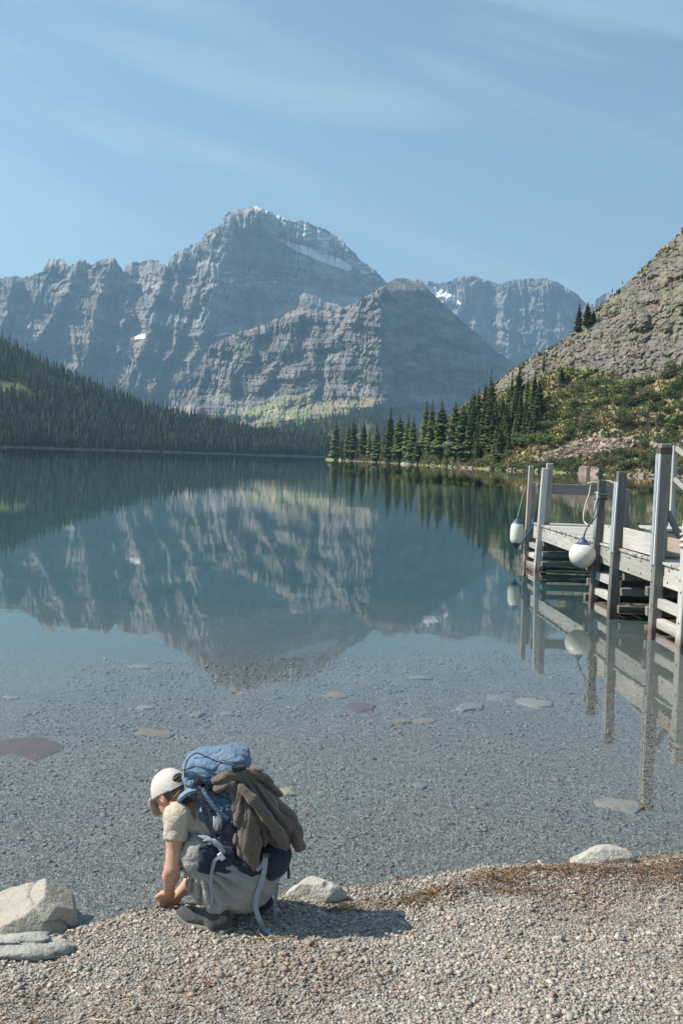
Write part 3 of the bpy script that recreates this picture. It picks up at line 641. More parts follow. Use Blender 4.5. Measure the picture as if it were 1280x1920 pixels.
for poly, nn_, rr, ks, lab, grp in ((BANK, 62, (1.4, 2.7), (1, 4, 5, 1, 3), 'bush on the low bank behind the dock', 'willow bushes on the bank behind the dock'),
                                    (GREENB, 66, (1.4, 3.2), (0, 2, 0, 1, 5), 'shrub in the band across the right hillside', 'green shrubs across the right hillside'),
                                    ([(1190, 740), (1290, 720), (1290, 830), (1200, 835), (1170, 800), (1140, 800), (1150, 770)], 26, (1.4, 2.8), (4, 1, 0), 'shrub dotted on the dry slope above the trail', 'dotted shrubs on the dry slope'),
                                    ([(655, 850), (700, 846), (780, 838), (850, 830), (960, 846), (960, 882), (860, 878), (780, 873), (660, 865)], 62, (1.0, 2.2), (0, 3, 2, 5), 'bush at the foot of the bank spruces', 'low bushes under the bank spruces')):
    n = 0; xs = [p[0] for p in poly]; ys = [p[1] for p in poly]
    while n < nn_:
        x, y = rng.uniform(min(xs), max(xs)), rng.uniform(min(ys), max(ys))
        if inpoly(np.array(x), np.array(y), poly):
            kk = ks[n % len(ks)]; r1 = rng.uniform(*rr); third = ['at its left end', 'in its middle', 'at its right end'][min(2, int(3 * (x - min(xs)) / (max(xs) - min(xs))))]; plant_shrub(x, y, r1, kk, ('large ' if r1 > sum(rr) / 2 else 'small ') + ['leaf-green', 'sage-green', 'bright green', 'yellow-green', 'dark green', 'olive'][kk] + ' ' + lab + ', ' + third, grp, rng.uniform(.75, 1.1)); n += 1
# grass and low growth on the hillside
r = np.random.default_rng(77); N = 26000; X = np.concatenate([r.uniform(640, 1300, N)]); c = interp(X, H_crest); b = base_py(X, H_base_R); Y = b + (c - b) * r.random(N)
mk = (~rockmask(X, Y) | (r.random(N) < .10)) & ~inpoly(X, Y, SCREE); X, Y = X[mk], Y[mk]; P, R = hill_pt(X, Y); N = len(P)
s = r.uniform(.25, .75, N); a = r.uniform(0, 6.28, N); q = np.stack([np.cos(a), np.sin(a), 0 * a], -1) * s[:, None] * .8
tipv = P + np.stack([r.normal(0, .2, N), r.normal(0, .2, N), s * r.uniform(.8, 1.8, N)], -1)
q2 = np.stack([-q[:, 1], q[:, 0], q[:, 2]], -1); P = P - np.array([0, 0, .1])
VV = np.stack([P - q, P + q, tipv, P - q2, P + q2], 1).reshape(-1, 3); i5 = np.arange(N)[:, None] * 5
FF = np.concatenate([i5 + np.array([[0, 1, 2]]), i5 + np.array([[3, 4, 2]])])
nz_ = fbm(X / 30, Y / 14, 4, 560); cg = np.where((nz_ + .2 * (r.random(N) - .5) > .54)[:, None], np.array([.28, .23, .125]), np.array([.155, .17, .07])) * r.uniform(.6, 1.3, (N, 1))
o = obj('grass', mesh_np('grass', VV, FF, M_forest, False, {'tint': np.repeat(cg, 5, 0)}), kind='stuff'); tag(o, 'low grass and herbs covering the right hillside', 'grass')
# ------------------------------------------------------------------ wooden dock
def chamfer_box(sx, sy, sz, c):
    """24 corner points of a box with small chamfers, centred"""
    V_ = []; idx = {}
    for ax in range(3):
        for s in (-1, 1):
            for a in (-1, 1):
                for b in (-1, 1):
                    h = [sx / 2, sy / 2, sz / 2]; p = [0, 0, 0]; o = [i for i in range(3) if i != ax]
                    p[ax] = s * h[ax]; p[o[0]] = a * (h[o[0]] - c); p[o[1]] = b * (h[o[1]] - c)
                    sg = [0, 0, 0]; sg[ax] = s; sg[o[0]] = a; sg[o[1]] = b; idx[(ax, tuple(sg))] = len(V_); V_.append(p)
    q = []; tri = []; S = (-1, 1)
    for ax in range(3):
        o = [i for i in range(3) if i != ax]
        for s in S:
            f = []
            for a, b in ((-1, -1), (1, -1), (1, 1), (-1, 1)):
                sg = [0, 0, 0]; sg[ax] = s; sg[o[0]] = a; sg[o[1]] = b; f.append(idx[(ax, tuple(sg))])
            if (s > 0) == (ax == 1): f = f[::-1]
            q.append(f)
    for ax in range(3):
        o = [i for i in range(3) if i != ax]
        for a in S:
            for b in S:
                f = []
                for (face, e) in ((o[0], -1), (o[0], 1), (o[1], 1), (o[1], -1)):
                    sg = [0, 0, 0]; sg[ax] = e; sg[o[0]] = a; sg[o[1]] = b; f.append(idx[(face, tuple(sg))])
                q.append(f)
    for a in S:
        for b in S:
            for c_ in S: tri.append([idx[(k, (a, b, c_))] for k in range(3)])
    return np.array(V_), np.array(q), np.array(tri)
def timber_mesh(name, L, w, h, mat, ch=None, warp=.0, seed=0):
    v, q, tr = chamfer_box(L, w, h, ch if ch is not None else min(w, h) * .07)
    r = np.random.default_rng(seed); v = v + r.normal(0, warp, v.shape)
    return mesh_np(name, v, [q, tr], mat, False)
def frame(p0, p1, up=(0, 0, 1)):
    p0 = Vector(p0); p1 = Vector(p1); x = (p1 - p0).normalized(); u = Vector(up); y = u.cross(x).normalized(); z = x.cross(y)
    m = Matrix((x, y, z)).transposed().to_4x4(); m.translation = (p0 + p1) / 2; return m, (p1 - p0).length
def timber(name, parent, p0, p1, w, h, mat, up=(0, 0, 1), warp=.0022, ch=None):
    m, L = frame(p0, p1, up); me = timber_mesh(name, L, w, h, mat, ch, warp, int(rng.integers(1e6)))
    o = obj(name, me, parent); o.matrix_local = Matrix.Translation(-Vector(parent.location)) @ m if parent else m; return o
def wood_mat(name, a, b, c, dark=.5):
    t = NT(name); co = t.coord('Object', (.55, 9, 9)); oi = t.n('ObjectInfo'); rnd = oi.outputs['Random']
    off = t.n('CombineXYZ', {0: t.math('MULTIPLY', rnd, 37.0), 1: t.math('MULTIPLY', rnd, 91.0), 2: t.math('MULTIPLY', rnd, 53.0)})
    v = t.n('VectorMath', {0: co, 1: off.outputs[0]}, operation='ADD').outputs[0]
    g = t.noise(v, 2.2, 7, .65, .6); st = t.noise(t.n('Mapping', {0: v, 'Scale': (1, .12, .12)}).outputs[0], 1.6, 5)
    col = t.mix(t.ramp(g, .3, .7), a, b); col = t.mix(t.ramp(st, .52, .72, 0, .6), col, c)
    ck = t.ramp(t.noise(t.n('Mapping', {0: v, 'Scale': (.5, 2.2, 2.2)}).outputs[0], 2.0, 4, .6), .64, .70, 0, dark); col = t.mix(ck, col, (.07, .062, .055))
    k = t.ramp(rnd, 0, 1, .78, 1.18); col = t.mix(1.0, col, t.n('CombineColor', {0: k, 1: k, 2: k}).outputs[0], 'MULTIPLY')
    kn = t.n('TexVoronoi', {'Vector': t.n('Mapping', {0: v, 'Scale': (3.4, .26, .26)}).outputs[0], 'Scale': 1.0}); kk = t.ramp(kn.outputs['Distance'], .05, .09, .8, 0)
    col = t.mix(kk, col, (.10, .075, .055))
    zp = t.n('SeparateXYZ', {0: t.n('NewGeometry').outputs['Position']}).outputs[2]; stn = t.ramp(t.math('ADD', zp, t.math('MULTIPLY', t.math('SUBTRACT', g, .5), .35)), .0, .16, .7, 0); col = t.mix(stn, col, (.15, .105, .08))      # stain above the water line
    return t.bsdf(col, .85, t.bump(t.math('SUBTRACT', g, ck), .55, .006), .25)
M_wood = wood_mat('weathered_grey_wood', (.46, .445, .42), (.35, .335, .315), (.29, .275, .255))
M_wood_dk = wood_mat('dark_and_shaded_wood', (.235, .225, .215), (.165, .158, .152), (.13, .12, .112))  # dark boards; on under-dock timbers this colour also paints in the shade
M_wood_pk = wood_mat('pinkish_wood', (.50, .40, .34), (.40, .31, .265), (.34, .30, .28))
t = NT('painted_rub_strip'); n = t.noise(t.coord('Object'), 9, 5); M_strip = t.bsdf(t.mix(t.ramp(n, .4, .65), (.27, .31, .36), (.36, .38, .41)), .55, t.bump(n, .3, .004), .4)
t = NT('white_plastic_strip'); M_pvc = t.bsdf((.62, .62, .62), .45, None, .5)
t = NT('dark_iron_band'); n = t.noise(t.coord('Object'), 20, 4); M_iron = t.bsdf(t.mix(n, (.05, .045, .045), (.12, .08, .06)), .6, t.bump(n, .3, .002), .4)
PA, PB, PC, PD, PE, PF = [at_z(x, y, 0.0) for x, y in ((984, 1057), (1006, 1068), (1113, 1122), (1148, 1140), (1226, 1180), (1278, 1208))]
LX = np.polyfit([p[1] for p in (PA, PB, PC, PD, PE, PF)], [p[0] for p in (PA, PB, PC, PD, PE, PF)], 1)
def lx(y): return LX[0] * y + LX[1]
Y_END, Y_SHORE, DW, ZD = float(PB[1]) + .85, 8.6, 1.95, 1.02
dock = empty('dock', (lx(17) + DW / 2, 17.0, -.9)); tag(dock, 'weathered grey wooden boat dock on timber cribs at the right', 'dock')
def bed(x, y): return float(ground_z(x, y)) - .08
def post(x, y, z1, s, mat, lean=(0, 0), name='post'):
    zb = bed(x, y); o = timber(name, dock, (x - lean[0] * (0 - zb), y - lean[1] * (0 - zb), zb), (x + lean[0] * z1, y + lean[1] * z1, z1), s, s, mat, up=(0, 1, 0), warp=.003, ch=.012); return o
o1 = post(lx(PA[1]), PA[1], 2.42, .115, M_wood_pk, (.012, 0)); post(lx(PA[1]) + .10, PA[1] + .14, 2.02, .15, M_wood, (.008, 0))
post(lx(PB[1]), PB[1], 2.38, .14, M_wood, (.035, 0)); post(lx(PB[1]) + .17, PB[1] + .15, 2.5, .15, M_wood, (.02, 0))
post(lx(PC[1]), PC[1], 2.22, .15, M_wood_dk, (.025, 0)); post(lx(PD[1]), PD[1], 2.40, .152, M_wood_dk, (.02, 0))
post(lx(PE[1]), PE[1], 2.86, .165, M_wood_dk, (.006, 0)); post(lx(PF[1]), PF[1], 1.72, .19, M_wood, (.01, 0)); post(lx(11.2), 11.2, 1.7, .18, M_wood)
for y, z1 in ((Y_END - .1, 2.08), (PD[1] + .6, 1.0), (PE[1], 1.0), (11.2, 1.0)): post(lx(y) + DW + .08, y, z1, .15, M_wood)
# rub strips on the boat side of the posts
def strip(P, lean, z0, z1, s):
    x = lx(P[1]) - s / 2 - .016; y = P[1]
    timber('rub_strip', dock, (x + lean * z0, y, z0), (x + lean * z1, y, z1), .115, .03, M_strip, up=(1, 0, 0))
    timber('rub_strip', dock, (x + lean * z0, y - .105, z0), (x + lean * z1, y - .105, z1), .03, .035, M_pvc, up=(1, 0, 0), ch=.012)
strip(PD, .02, .98, 2.22, .152); strip(PE, .006, 1.0, 2.70, .165); strip(PC, .025, 1.15, 2.0, .15)
timber('cap_band', dock, (lx(PE[1]) + .017, PE[1], 2.70), (lx(PE[1]) + .017, PE[1], 2.80), .184, .184, M_iron, up=(0, 1, 0), ch=.004)
# beams, deck boards
for off in (0.11, DW / 2, DW - .02):
    for y0, y1 in ((Y_END, 18.95), (18.94, PE[1] + .05), (PE[1] + .04, 11.3), (11.29, Y_SHORE)):
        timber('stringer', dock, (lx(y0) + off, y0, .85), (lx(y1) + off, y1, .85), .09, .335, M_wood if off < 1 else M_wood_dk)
y = Y_END + .02
while y > Y_SHORE:
    w = .138; yy = y - w / 2; ov = rng.uniform(.0, .02)
    timber('deck_plank', dock, (lx(yy) + .04 - ov, yy, ZD + .019), (lx(yy) + DW + .06 + ov, yy, ZD + .019 + rng.normal(0, .002)), w - .010, .038, M_wood, warp=.0015); y -= w
# kick boards on the left edge
for y0, y1, z0, z1, m in ((PC[1] - .1, PD[1] + .1, 1.075, 1.40, M_wood), (PD[1] - .1, PE[1] + .12, 1.085, 1.425, M_wood), (PE[1] - .12, PF[1] + .1, 1.235, 1.44, M_wood_pk)):
    timber('kick_board', dock, (lx(y0) + .115, y0, (z0 + z1) / 2), (lx(y1) + .115, y1, (z0 + z1) / 2), .05, z1 - z0, m)
for y in (PC[1] - .35, PD[1] - .6, PE[1] + .5, PE[1] - .6):
    timber('kick_board_cleat', dock, (lx(y) + .175, y, ZD + .04), (lx(y) + .175, y, 1.40), .08, .06, M_wood_dk, up=(0, 1, 0))
# box step across the deck
bxs = timber('step_box', dock, (lx(16.2) + .16, 16.15, 1.27), (lx(16.2) + DW, 16.15, 1.27), .72, .42, M_wood)
for k in range(4): timber('step_plank', dock, (lx(16.2) + .10, 15.84 + .2 * k, 1.505), (lx(16.2) + DW + .05, 15.84 + .2 * k, 1.505), .19, .04, M_wood)
timber('brace', dock, (lx(PE[1]) + .10, PE[1] - .02, 1.82), (lx(PE[1]) + .52, PE[1] - .02, 1.07), .06, .09, M_wood_dk)
# rail over the end of the dock and along its far side
ye = Y_END - .06; timber('end_rail', dock, (lx(ye) + .10, ye - .03, 1.885), (lx(ye) + DW + .14, ye - .03, 1.885), .05, .25, M_wood_dk)
timber('rail_cleat', dock, (lx(ye) + .36, ye - .065, 1.76), (lx(ye) + .36, ye - .065, 2.02), .07, .03, M_wood_dk, up=(0, 1, 0))
timber('side_rail', dock, (lx(ye) + DW + .02, ye - .02, 1.93), (lx(23.4) + DW + .02, 23.4, 1.93), .045, .14, M_wood)
timber('side_board', dock, (lx(23.4) + DW + .10, 23.4, 1.02), (lx(23.4) + DW + .10, 23.4, 1.95), .16, .05, M_wood_dk, up=(0, 1, 0))
xr = 6.80; timber('handrail_post', dock, (xr, 20.5, .70), (xr, 20.5, 2.95), .10, .09, M_wood, up=(0, 1, 0)); timber('handrail_post', dock, (xr + .02, 18.2, .70), (xr + .02, 18.2, 2.32), .10, .09, M_wood, up=(0, 1, 0))
timber('handrail', dock, (xr, 20.45, 2.90), (xr + .02, 18.15, 2.27), .05, .10, M_wood); timber('handrail', dock, (xr, 20.45, 2.26), (xr + .02, 18.15, 1.62), .05, .09, M_wood)
timber('side_board', dock, (xr - .13, 20.62, 1.64), (xr - .13, 20.62, 2.34), .13, .05, M_wood_dk, up=(0, 1, 0))
timber('side_board', dock, (xr - .06, 20.68, .70), (xr - .06, 20.68, 1.75), .08, .06, M_wood_dk, up=(0, 1, 0))
# cribs of stacked timbers
def crib(ya, yb, hgt, proud_far, ztop):
    z = ztop - hgt / 2; k = 0
    while z > bed(lx(ya), ya) - .05:
        if k % 2 == 0:
            for y, near in ((ya - .13, 1), (yb + .13, 0)):
                x0 = lx(y) + (rng.uniform(.02, .12) if near else -rng.uniform(.08, .14)); j = rng.uniform(-.01, .01)
                timber('crib_timber', dock, (x0, y, z + j), (lx(y) + DW + rng.uniform(0, .1), y, z + j), .13, hgt * .96, M_wood_dk, warp=.004)  # darker wood colour stands in for shade under the deck
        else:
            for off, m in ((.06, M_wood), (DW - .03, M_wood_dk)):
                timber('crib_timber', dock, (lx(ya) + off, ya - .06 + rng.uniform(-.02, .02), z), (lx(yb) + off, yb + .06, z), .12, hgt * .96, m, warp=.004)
        z -= hgt; k += 1
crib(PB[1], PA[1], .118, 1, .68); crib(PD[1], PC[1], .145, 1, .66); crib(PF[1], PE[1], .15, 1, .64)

# bolt heads
_bm = timber_mesh('bolt', .012, .032, .032, M_iron, .008)
def bolt(x, y, z):
    o = obj('bolt', _bm, dock); o.location = Vector((x, y, z)) - Vector(dock.location)
for P, s_, ln in ((PB, .14, .035), (PC, .15, .025), (PD, .152, .02), (PE, .165, .006), (PF, .19, .01)):
    for z in (.30, .74, .90): bolt(lx(P[1]) - s_ / 2 - .004 + ln * z, P[1] + (.03 if z > .8 else -.03), z)
for y in np.arange(10.0, 24.4, .62):
    for z in (.76, .95): bolt(lx(y) + .061, y + .05 * math.sin(z * 40 + y * 7), z)
# ------------------------------------------------------------------ fenders and ropes
def lathe(profile, seg=28):
    n = len(profile); a = np.arange(seg) * 2 * math.pi / seg; P = np.array([(r * math.cos(q), r * math.sin(q), z) for r, z in profile for q in a])
    F = [(i * seg + j, i * seg + (j + 1) % seg, (i + 1) * seg + (j + 1) % seg, (i + 1) * seg + j) for i in range(n - 1) for j in range(seg)]
    return P, np.array(F)
def curve_pts(ctrl, n=40):
    c = np.array(ctrl, float); c = np.concatenate([[2 * c[0] - c[1]], c, [2 * c[-1] - c[-2]]]); out = []
    for i in range(1, len(c) - 2):
        for t_ in np.linspace(0, 1, max(2, n // (len(c) - 3)), endpoint=False):
            p0, p1, p2, p3 = c[i - 1:i + 3]; out.append(.5 * (2 * p1 + (p2 - p0) * t_ + (2 * p0 - 5 * p1 + 4 * p2 - p3) * t_ ** 2 + (3 * p1 - p0 - 3 * p2 + p3) * t_ ** 3))
    out.append(c[-2]); return np.array(out)
def tube_np(pts, r, seg=7, flat=None, side=None):
    """tube along pts; flat=(half width, half thickness) makes a ribbon"""
    p = np.asarray(pts, float); n = len(p); tn = np.gradient(p, axis=0); tn /= np.linalg.norm(tn, axis=1)[:, None] + 1e-9
    ref = np.array(side if side is not None else (0, 0, 1.0)); V_ = []; s_prev = None
    for i in range(n):
        s = ref - tn[i] * np.dot(ref, tn[i])
        if np.linalg.norm(s) < .12: s = s_prev if s_prev is not None else np.cross(tn[i], (1, 0, 0))
        s = s / np.linalg.norm(s); s_prev = s; b = np.cross(tn[i], s); rr = r[i] if np.ndim(r) else r
        for k in range(seg):
            a = 2 * math.pi * (k + .5) / seg
            if flat: V_.append(p[i] + s * flat[0] * (1 if math.cos(a) > 0 else -1) * (1 if seg == 4 else abs(math.cos(a)) ** .3) + b * flat[1] * (1 if math.sin(a) > 0 else -1))
            else: V_.append(p[i] + rr * (s * math.cos(a) + b * math.sin(a)))
    F = [(i * seg + j, i * seg + (j + 1) % seg, (i + 1) * seg + (j + 1) % seg, (i + 1) * seg + j) for i in range(n - 1) for j in range(seg)]
    return np.array(V_), [np.array(F), np.array([list(range(seg))[::-1]]), np.array([list(range((n - 1) * seg, n * seg))])]
def wloc(o):
    p = np.zeros(3)
    while o is not None: p = p + np.array(o.location); o = o.parent
    return p
def tube(name, parent, pts, r, mat, seg=7, flat=None, side=None, base=None):
    v, f = tube_np(pts, r, seg, flat, side)
    if parent is not None: v = v - wloc(parent)
    return obj(name, mesh_np(name, v, f, mat, flat is None), parent)
t = NT('white_vinyl'); n = t.noise(t.coord('Object'), 4, 6); M_vinyl = t.bsdf(t.mix(t.ramp(n, .5, .8), (.64, .62, .57), (.46, .43, .37)), .38, None, .5)
t = NT('navy_vinyl'); n = t.noise(t.coord('Object'), 9, 4); M_navy_v = t.bsdf(t.mix(n, (.02, .035, .10), (.06, .09, .17)), .45, None, .5)
def rope_mat(name, a, b):
    t = NT(name); n = t.n('TexWave', {'Vector': t.coord('Object', (1, 1, 1)), 'Scale': 30.0, 'Distortion': 2.0}, bands_direction='DIAGONAL'); return t.bsdf(t.mix(n.outputs[1], a, b), .9, t.bump(n.outputs[1], .6, .004), .1)
M_rope_w = rope_mat('cream_rope', (.50, .46, .36), (.72, .68, .58)); M_rope_g = rope_mat('grey_rope', (.09, .10, .11), (.20, .21, .22)); M_rope_b = rope_mat('blue_rope', (.02, .12, .25), (.05, .22, .40))
# round buoy on the ball post
bc_ = at_y(1091, 1040, PC[1] - .12); R_b = .245
ball = empty('round_buoy', tuple(bc_ - [0, 0, R_b])); tag(ball, 'round white buoy fender with navy top hanging from dock post', 'buoy')
prof = [(max(R_b * math.cos(a), .002), R_b + R_b * math.sin(a)) for a in np.linspace(-math.pi / 2, math.radians(58), 22)]
obj('body', mesh_np('body', *lathe(prof), M_vinyl), ball)
prof = [(R_b * 1.004 * math.cos(a), R_b + R_b * 1.004 * math.sin(a)) for a in np.linspace(math.radians(52), math.radians(66), 4)] + [(.085, R_b * 2.0), (.07, R_b * 2.12), (.045, R_b * 2.2), (.03, R_b * 2.3), (.002, R_b * 2.31)]
obj('cap', mesh_np('cap', *lathe(prof), M_navy_v), ball)
ph = at_y(1121, 932, PC[1] - .13); top = np.array(bc_) + [0, 0, R_b * 1.28]
tube('line', ball, curve_pts([top, top + [.05, 0, .16], (top + ph) / 2 + [.03, -.01, -.02], ph]), .014, M_rope_g)
tube('line', ball, curve_pts([top + [.01, 0, 0], top + [.07, 0, .2], (top + ph) / 2 + [.10, -.02, .05], ph + [.03, 0, .02]]), .012, M_rope_g)
a = np.linspace(0, 6 * math.pi, 60); cxp, cyp, czp = lx(PC[1]) + .025 * 1.85, PC[1], 1.86
sq = lambda q: np.sign(np.cos(q)) * np.abs(np.cos(q)) ** .45; sq2 = lambda q: np.sign(np.sin(q)) * np.abs(np.sin(q)) ** .45
tube('lashing', ball, np.stack([cxp + .115 * sq(a), cyp + .115 * sq2(a), czp + .012 * a / 2 + .01 * np.sin(a * 1.7)], -1), .015, M_rope_g, 6)
# long fender at the dock end
fc = at_y(968.5, 1000, PA[1] - .15)
fen = empty('cylinder_fender', tuple(fc - [0, 0, .33])); tag(fen, 'long white cylindrical boat fender with navy ends at the dock tip', 'fender')
prof = [(.118, .095), (.148, .14), (.162, .20), (.166, .30), (.164, .42), (.155, .50), (.128, .575)]; obj('body', mesh_np('body', *lathe(prof), M_vinyl), fen)
prof = [(.002, -.05), (.03, -.045), (.035, -.01), (.075, .03), (.121, .098)]; obj('end_cap', mesh_np('end_cap', *lathe(prof), M_navy_v), fen)
prof = [(.131, .572), (.10, .625), (.06, .665), (.035, .69), (.02, .72), (.002, .722)]; obj('end_cap', mesh_np('end_cap', *lathe(prof), M_navy_v), fen)
tube('line', fen, curve_pts([fc + [0, 0, .38], at_y(977, 940, PA[1] - .12), at_y(985, 911, PA[1] - .07)], 12), .009, rope_mat('pale_line', (.30, .33, .34), (.45, .48, .48)))
# ropes left on the dock
rp_ = curve_pts([at_y(1107, 907, ye - .08), at_y(1104, 925, ye - .12), at_y(1096, 950, ye - .12), at_y(1093, 970, ye - .2), at_y(1097, 981, ye - .3), at_z(1110, 987, 1.075), at_z(1122, 990, 1.075)])
o = obj('rope', mesh_np('rope', *tube_np(rp_, .016), M_rope_w)); tag(o, 'cream rope hanging in a loop from the end rail onto the deck', 'rope')
rp_ = curve_pts([at_y(1101, 908, ye - .085) + [0, 0, .02], at_y(1112, 905.5, ye - .05) + [0, 0, .02], at_y(1125, 907, ye - .07) + [0, 0, .02], at_y(1138, 903, ye - .03) + [0, 0, .02], at_y(1150, 907, ye - .08) + [0, 0, .02], at_y(1160, 908, ye - .04), at_y(1166, 912, ye - .07)], 40)
o = obj('rope', mesh_np('rope', *tube_np(rp_, .022), M_rope_w)); tag(o, 'cream rope bunched along the top of the end rail', 'rope')
xb, yb_ = lx(PB[1]), PB[1]
rp_ = curve_pts([(xb - .06, yb_ + .25, 1.12), (xb - .14, yb_ + .1, 1.16), (xb - .16, yb_ - .02, 1.02), (xb - .24, yb_ + .1, .82), (xb - .30, yb_ + .3, .62), (xb - .30, yb_ + .45, .45)])
o = obj('rope', mesh_np('rope', *tube_np(rp_, .017), M_rope_b)); tag(o, 'blue rope slung between the two posts at the dock tip', 'rope')
a = np.linspace(0, 5 * math.pi, 50); o = obj('rope', mesh_np('rope', *tube_np(np.stack([lx(PF[1]) + .017 + .118 * sq(a), PF[1] + .118 * sq2(a), 1.36 + .013 * a], -1), .018, 6), M_rope_w)); tag(o, 'cream rope wound round the short post at the right edge', 'rope')
# ------------------------------------------------------------------ soft shapes: distance fields turned into meshes
def surf(f, lo, hi, h):
    """mesh of f(p) = 0 inside the box, by surface nets; coarse pass first so only cells near the surface are worked out"""
    lo = np.asarray(lo, float); n = (np.ceil((np.asarray(hi) - lo) / h / 4).astype(int)) * 4 + 4
    cn = n // 4; g = np.stack(np.meshgrid(*[np.arange(k) for k in cn], indexing='ij'), -1).reshape(-1, 3)
    cv = f(lo + (g * 4 + 1.5) * h).reshape(cn); act = np.abs(cv) < h * 4 * 1.6
    F = cv.repeat(4, 0).repeat(4, 1).repeat(4, 2); A = act.repeat(4, 0).repeat(4, 1).repeat(4, 2)
    ij = np.argwhere(A); vals = np.concatenate([f(lo + c * h) for c in np.array_split(ij, max(1, len(ij) // 200000))]); F[A] = vals
    F = F.astype(np.float32); s = F < 0
    sh = tuple(k - 1 for k in F.shape); cnt = np.zeros(sh, np.int8)
    C8 = [(a, b, c) for a in (0, 1) for b in (0, 1) for c in (0, 1)]
    sl = lambda o: tuple(slice(o[k], o[k] + sh[k]) for k in range(3))
    for o in C8: cnt += s[sl(o)]
    mixed = (cnt > 0) & (cnt < 8); cells = np.argwhere(mixed); vid = -np.ones(sh, np.int32); vid[mixed] = np.arange(len(cells))
    acc = np.zeros((len(cells), 3)); num = np.zeros(len(cells))
    for o in C8:
        for ax in range(3):
            if o[ax]: continue
            o2 = list(o); o2[ax] = 1; a = F[tuple((cells + o).T)]; b = F[tuple((cells + o2).T)]; x = (a < 0) != (b < 0)
            tt = np.where(x, a / np.where(x, a - b, 1), 0); p = np.repeat(np.array(o, float)[None], len(cells), 0); p[:, ax] += tt
            acc[x] += p[x]; num[x] += 1
    V_ = lo + (cells + acc / num[:, None]) * h; Q = []
    for ax in range(3):
        o = [i for i in range(3) if i != ax]; sa = [slice(1, k - 1) for k in F.shape]; sb = list(sa); sa[ax] = slice(0, F.shape[ax] - 1); sb[ax] = slice(1, F.shape[ax])
        a = s[tuple(sa)]; b = s[tuple(sb)]; e = np.argwhere(a != b)
        if not len(e): continue
        st = a[tuple(e.T)]; base = e.copy(); 
        for k in o: base[:, k] += 1
        qs = []
        for da, db in ((0, 0), (1, 0), (1, 1), (0, 1)):
            c = base.copy(); c[:, o[0]] -= 1 - da; c[:, o[1]] -= 1 - db; qs.append(vid[tuple(c.T)])
        q = np.stack(qs, -1); flip = st if ax != 1 else ~st; q[~flip] = q[~flip][:, ::-1]; Q.append(q)
    Q = np.concatenate(Q); Q = Q[(Q >= 0).all(1)]; return V_, Q
def smin(a, b, k):
    h = np.clip(.5 + .5 * (b - a) / k, 0, 1); return b + (a - b) * h - k * h * (1 - h)
def cap(p, a, b, ra, rb):
    a = np.asarray(a); b = np.asarray(b); ab = b - a; t_ = np.clip(((p - a) @ ab) / (ab @ ab), 0, 1); return np.linalg.norm(p - a - t_[:, None] * ab, axis=1) - (ra + (rb - ra) * t_)
def chain(p, pts, rs, k=.012):
    d = None
    for i in range(len(pts) - 1):
        c = cap(p, pts[i], pts[i + 1], rs[i], rs[i + 1]); d = c if d is None else smin(d, c, k)
    return d
def ell(p, c, R, axes=None):
    q = p - np.asarray(c)
    if axes is not None: q = q @ np.asarray(axes).T
    R = np.asarray(R); k = np.linalg.norm(q / R, axis=1); k2 = np.linalg.norm(q / R ** 2, axis=1) + 1e-9; return k * (k - 1) / k2
def rbox(p, c, H, r, axes=None):
    q = p - np.asarray(c)
    if axes is not None: q = q @ np.asarray(axes).T
    q = np.abs(q) - (np.asarray(H) - r); return np.linalg.norm(np.maximum(q, 0), axis=1) + np.minimum(q.max(1), 0) - r
def n3(p, s, seed, o=3): return fbm3(p[:, 0] * s, p[:, 1] * s, p[:, 2] * s, o, seed) - .5
def wr(p, amp, sc, seed):
    a = np.abs(fbm3(p[:, 0] * sc, p[:, 1] * sc, p[:, 2] * sc * 1.4, 2, seed) - .5); return amp * np.exp(-a * 26)          # thin sharp creases
def soft(name, parent, f, lo, hi, h, mat, label=None):
    v, q = surf(f, lo, hi, h)
    # one gentle smoothing pass
    e = np.concatenate([q[:, [0, 1]], q[:, [1, 2]], q[:, [2, 3]], q[:, [3, 0]]]); s = np.zeros_like(v); c = np.zeros(len(v))
    np.add.at(s, e[:, 0], v[e[:, 1]]); np.add.at(s, e[:, 1], v[e[:, 0]]); np.add.at(c, e[:, 0], 1); np.add.at(c, e[:, 1], 1)
    v = np.where(c[:, None] > 0, v * .5 + .5 * s / np.maximum(c, 1)[:, None], v)
    o = obj(name, mesh_np(name, v - (wloc(parent) if parent else 0), q, mat), parent)
    if label: o['label'] = label
    return o
def fabric(name, col, col2=None, weave=900., bump=.15, rough=.9, big=7., sheen=.2, crease=13., cstr=.3):
    t = NT(name); c = t.coord('Object'); n = t.noise(c, big, 5); w = t.noise(c, weave, 2, .5)
    base = t.mix(t.ramp(n, .35, .7), col, col2 or tuple(k * .82 for k in col)); base = t.mix(t.ramp(w, .35, .7, 0, .35), base, tuple(k * .6 for k in col))
    cr_ = t.math('ABSOLUTE', t.math('SUBTRACT', t.noise(t.n('Mapping', {0: c, 'Scale': (1, 1, 1.6), 'Rotation': (.3, .5, .2)}).outputs[0], crease, 3, .5, .8), .5))
    nb = t.bump(w, bump, .002, t.bump(t.ramp(cr_, 0, .12), cstr, .012)); return t.bsdf(base, rough, nb, .2, Sheen_Weight=sheen)

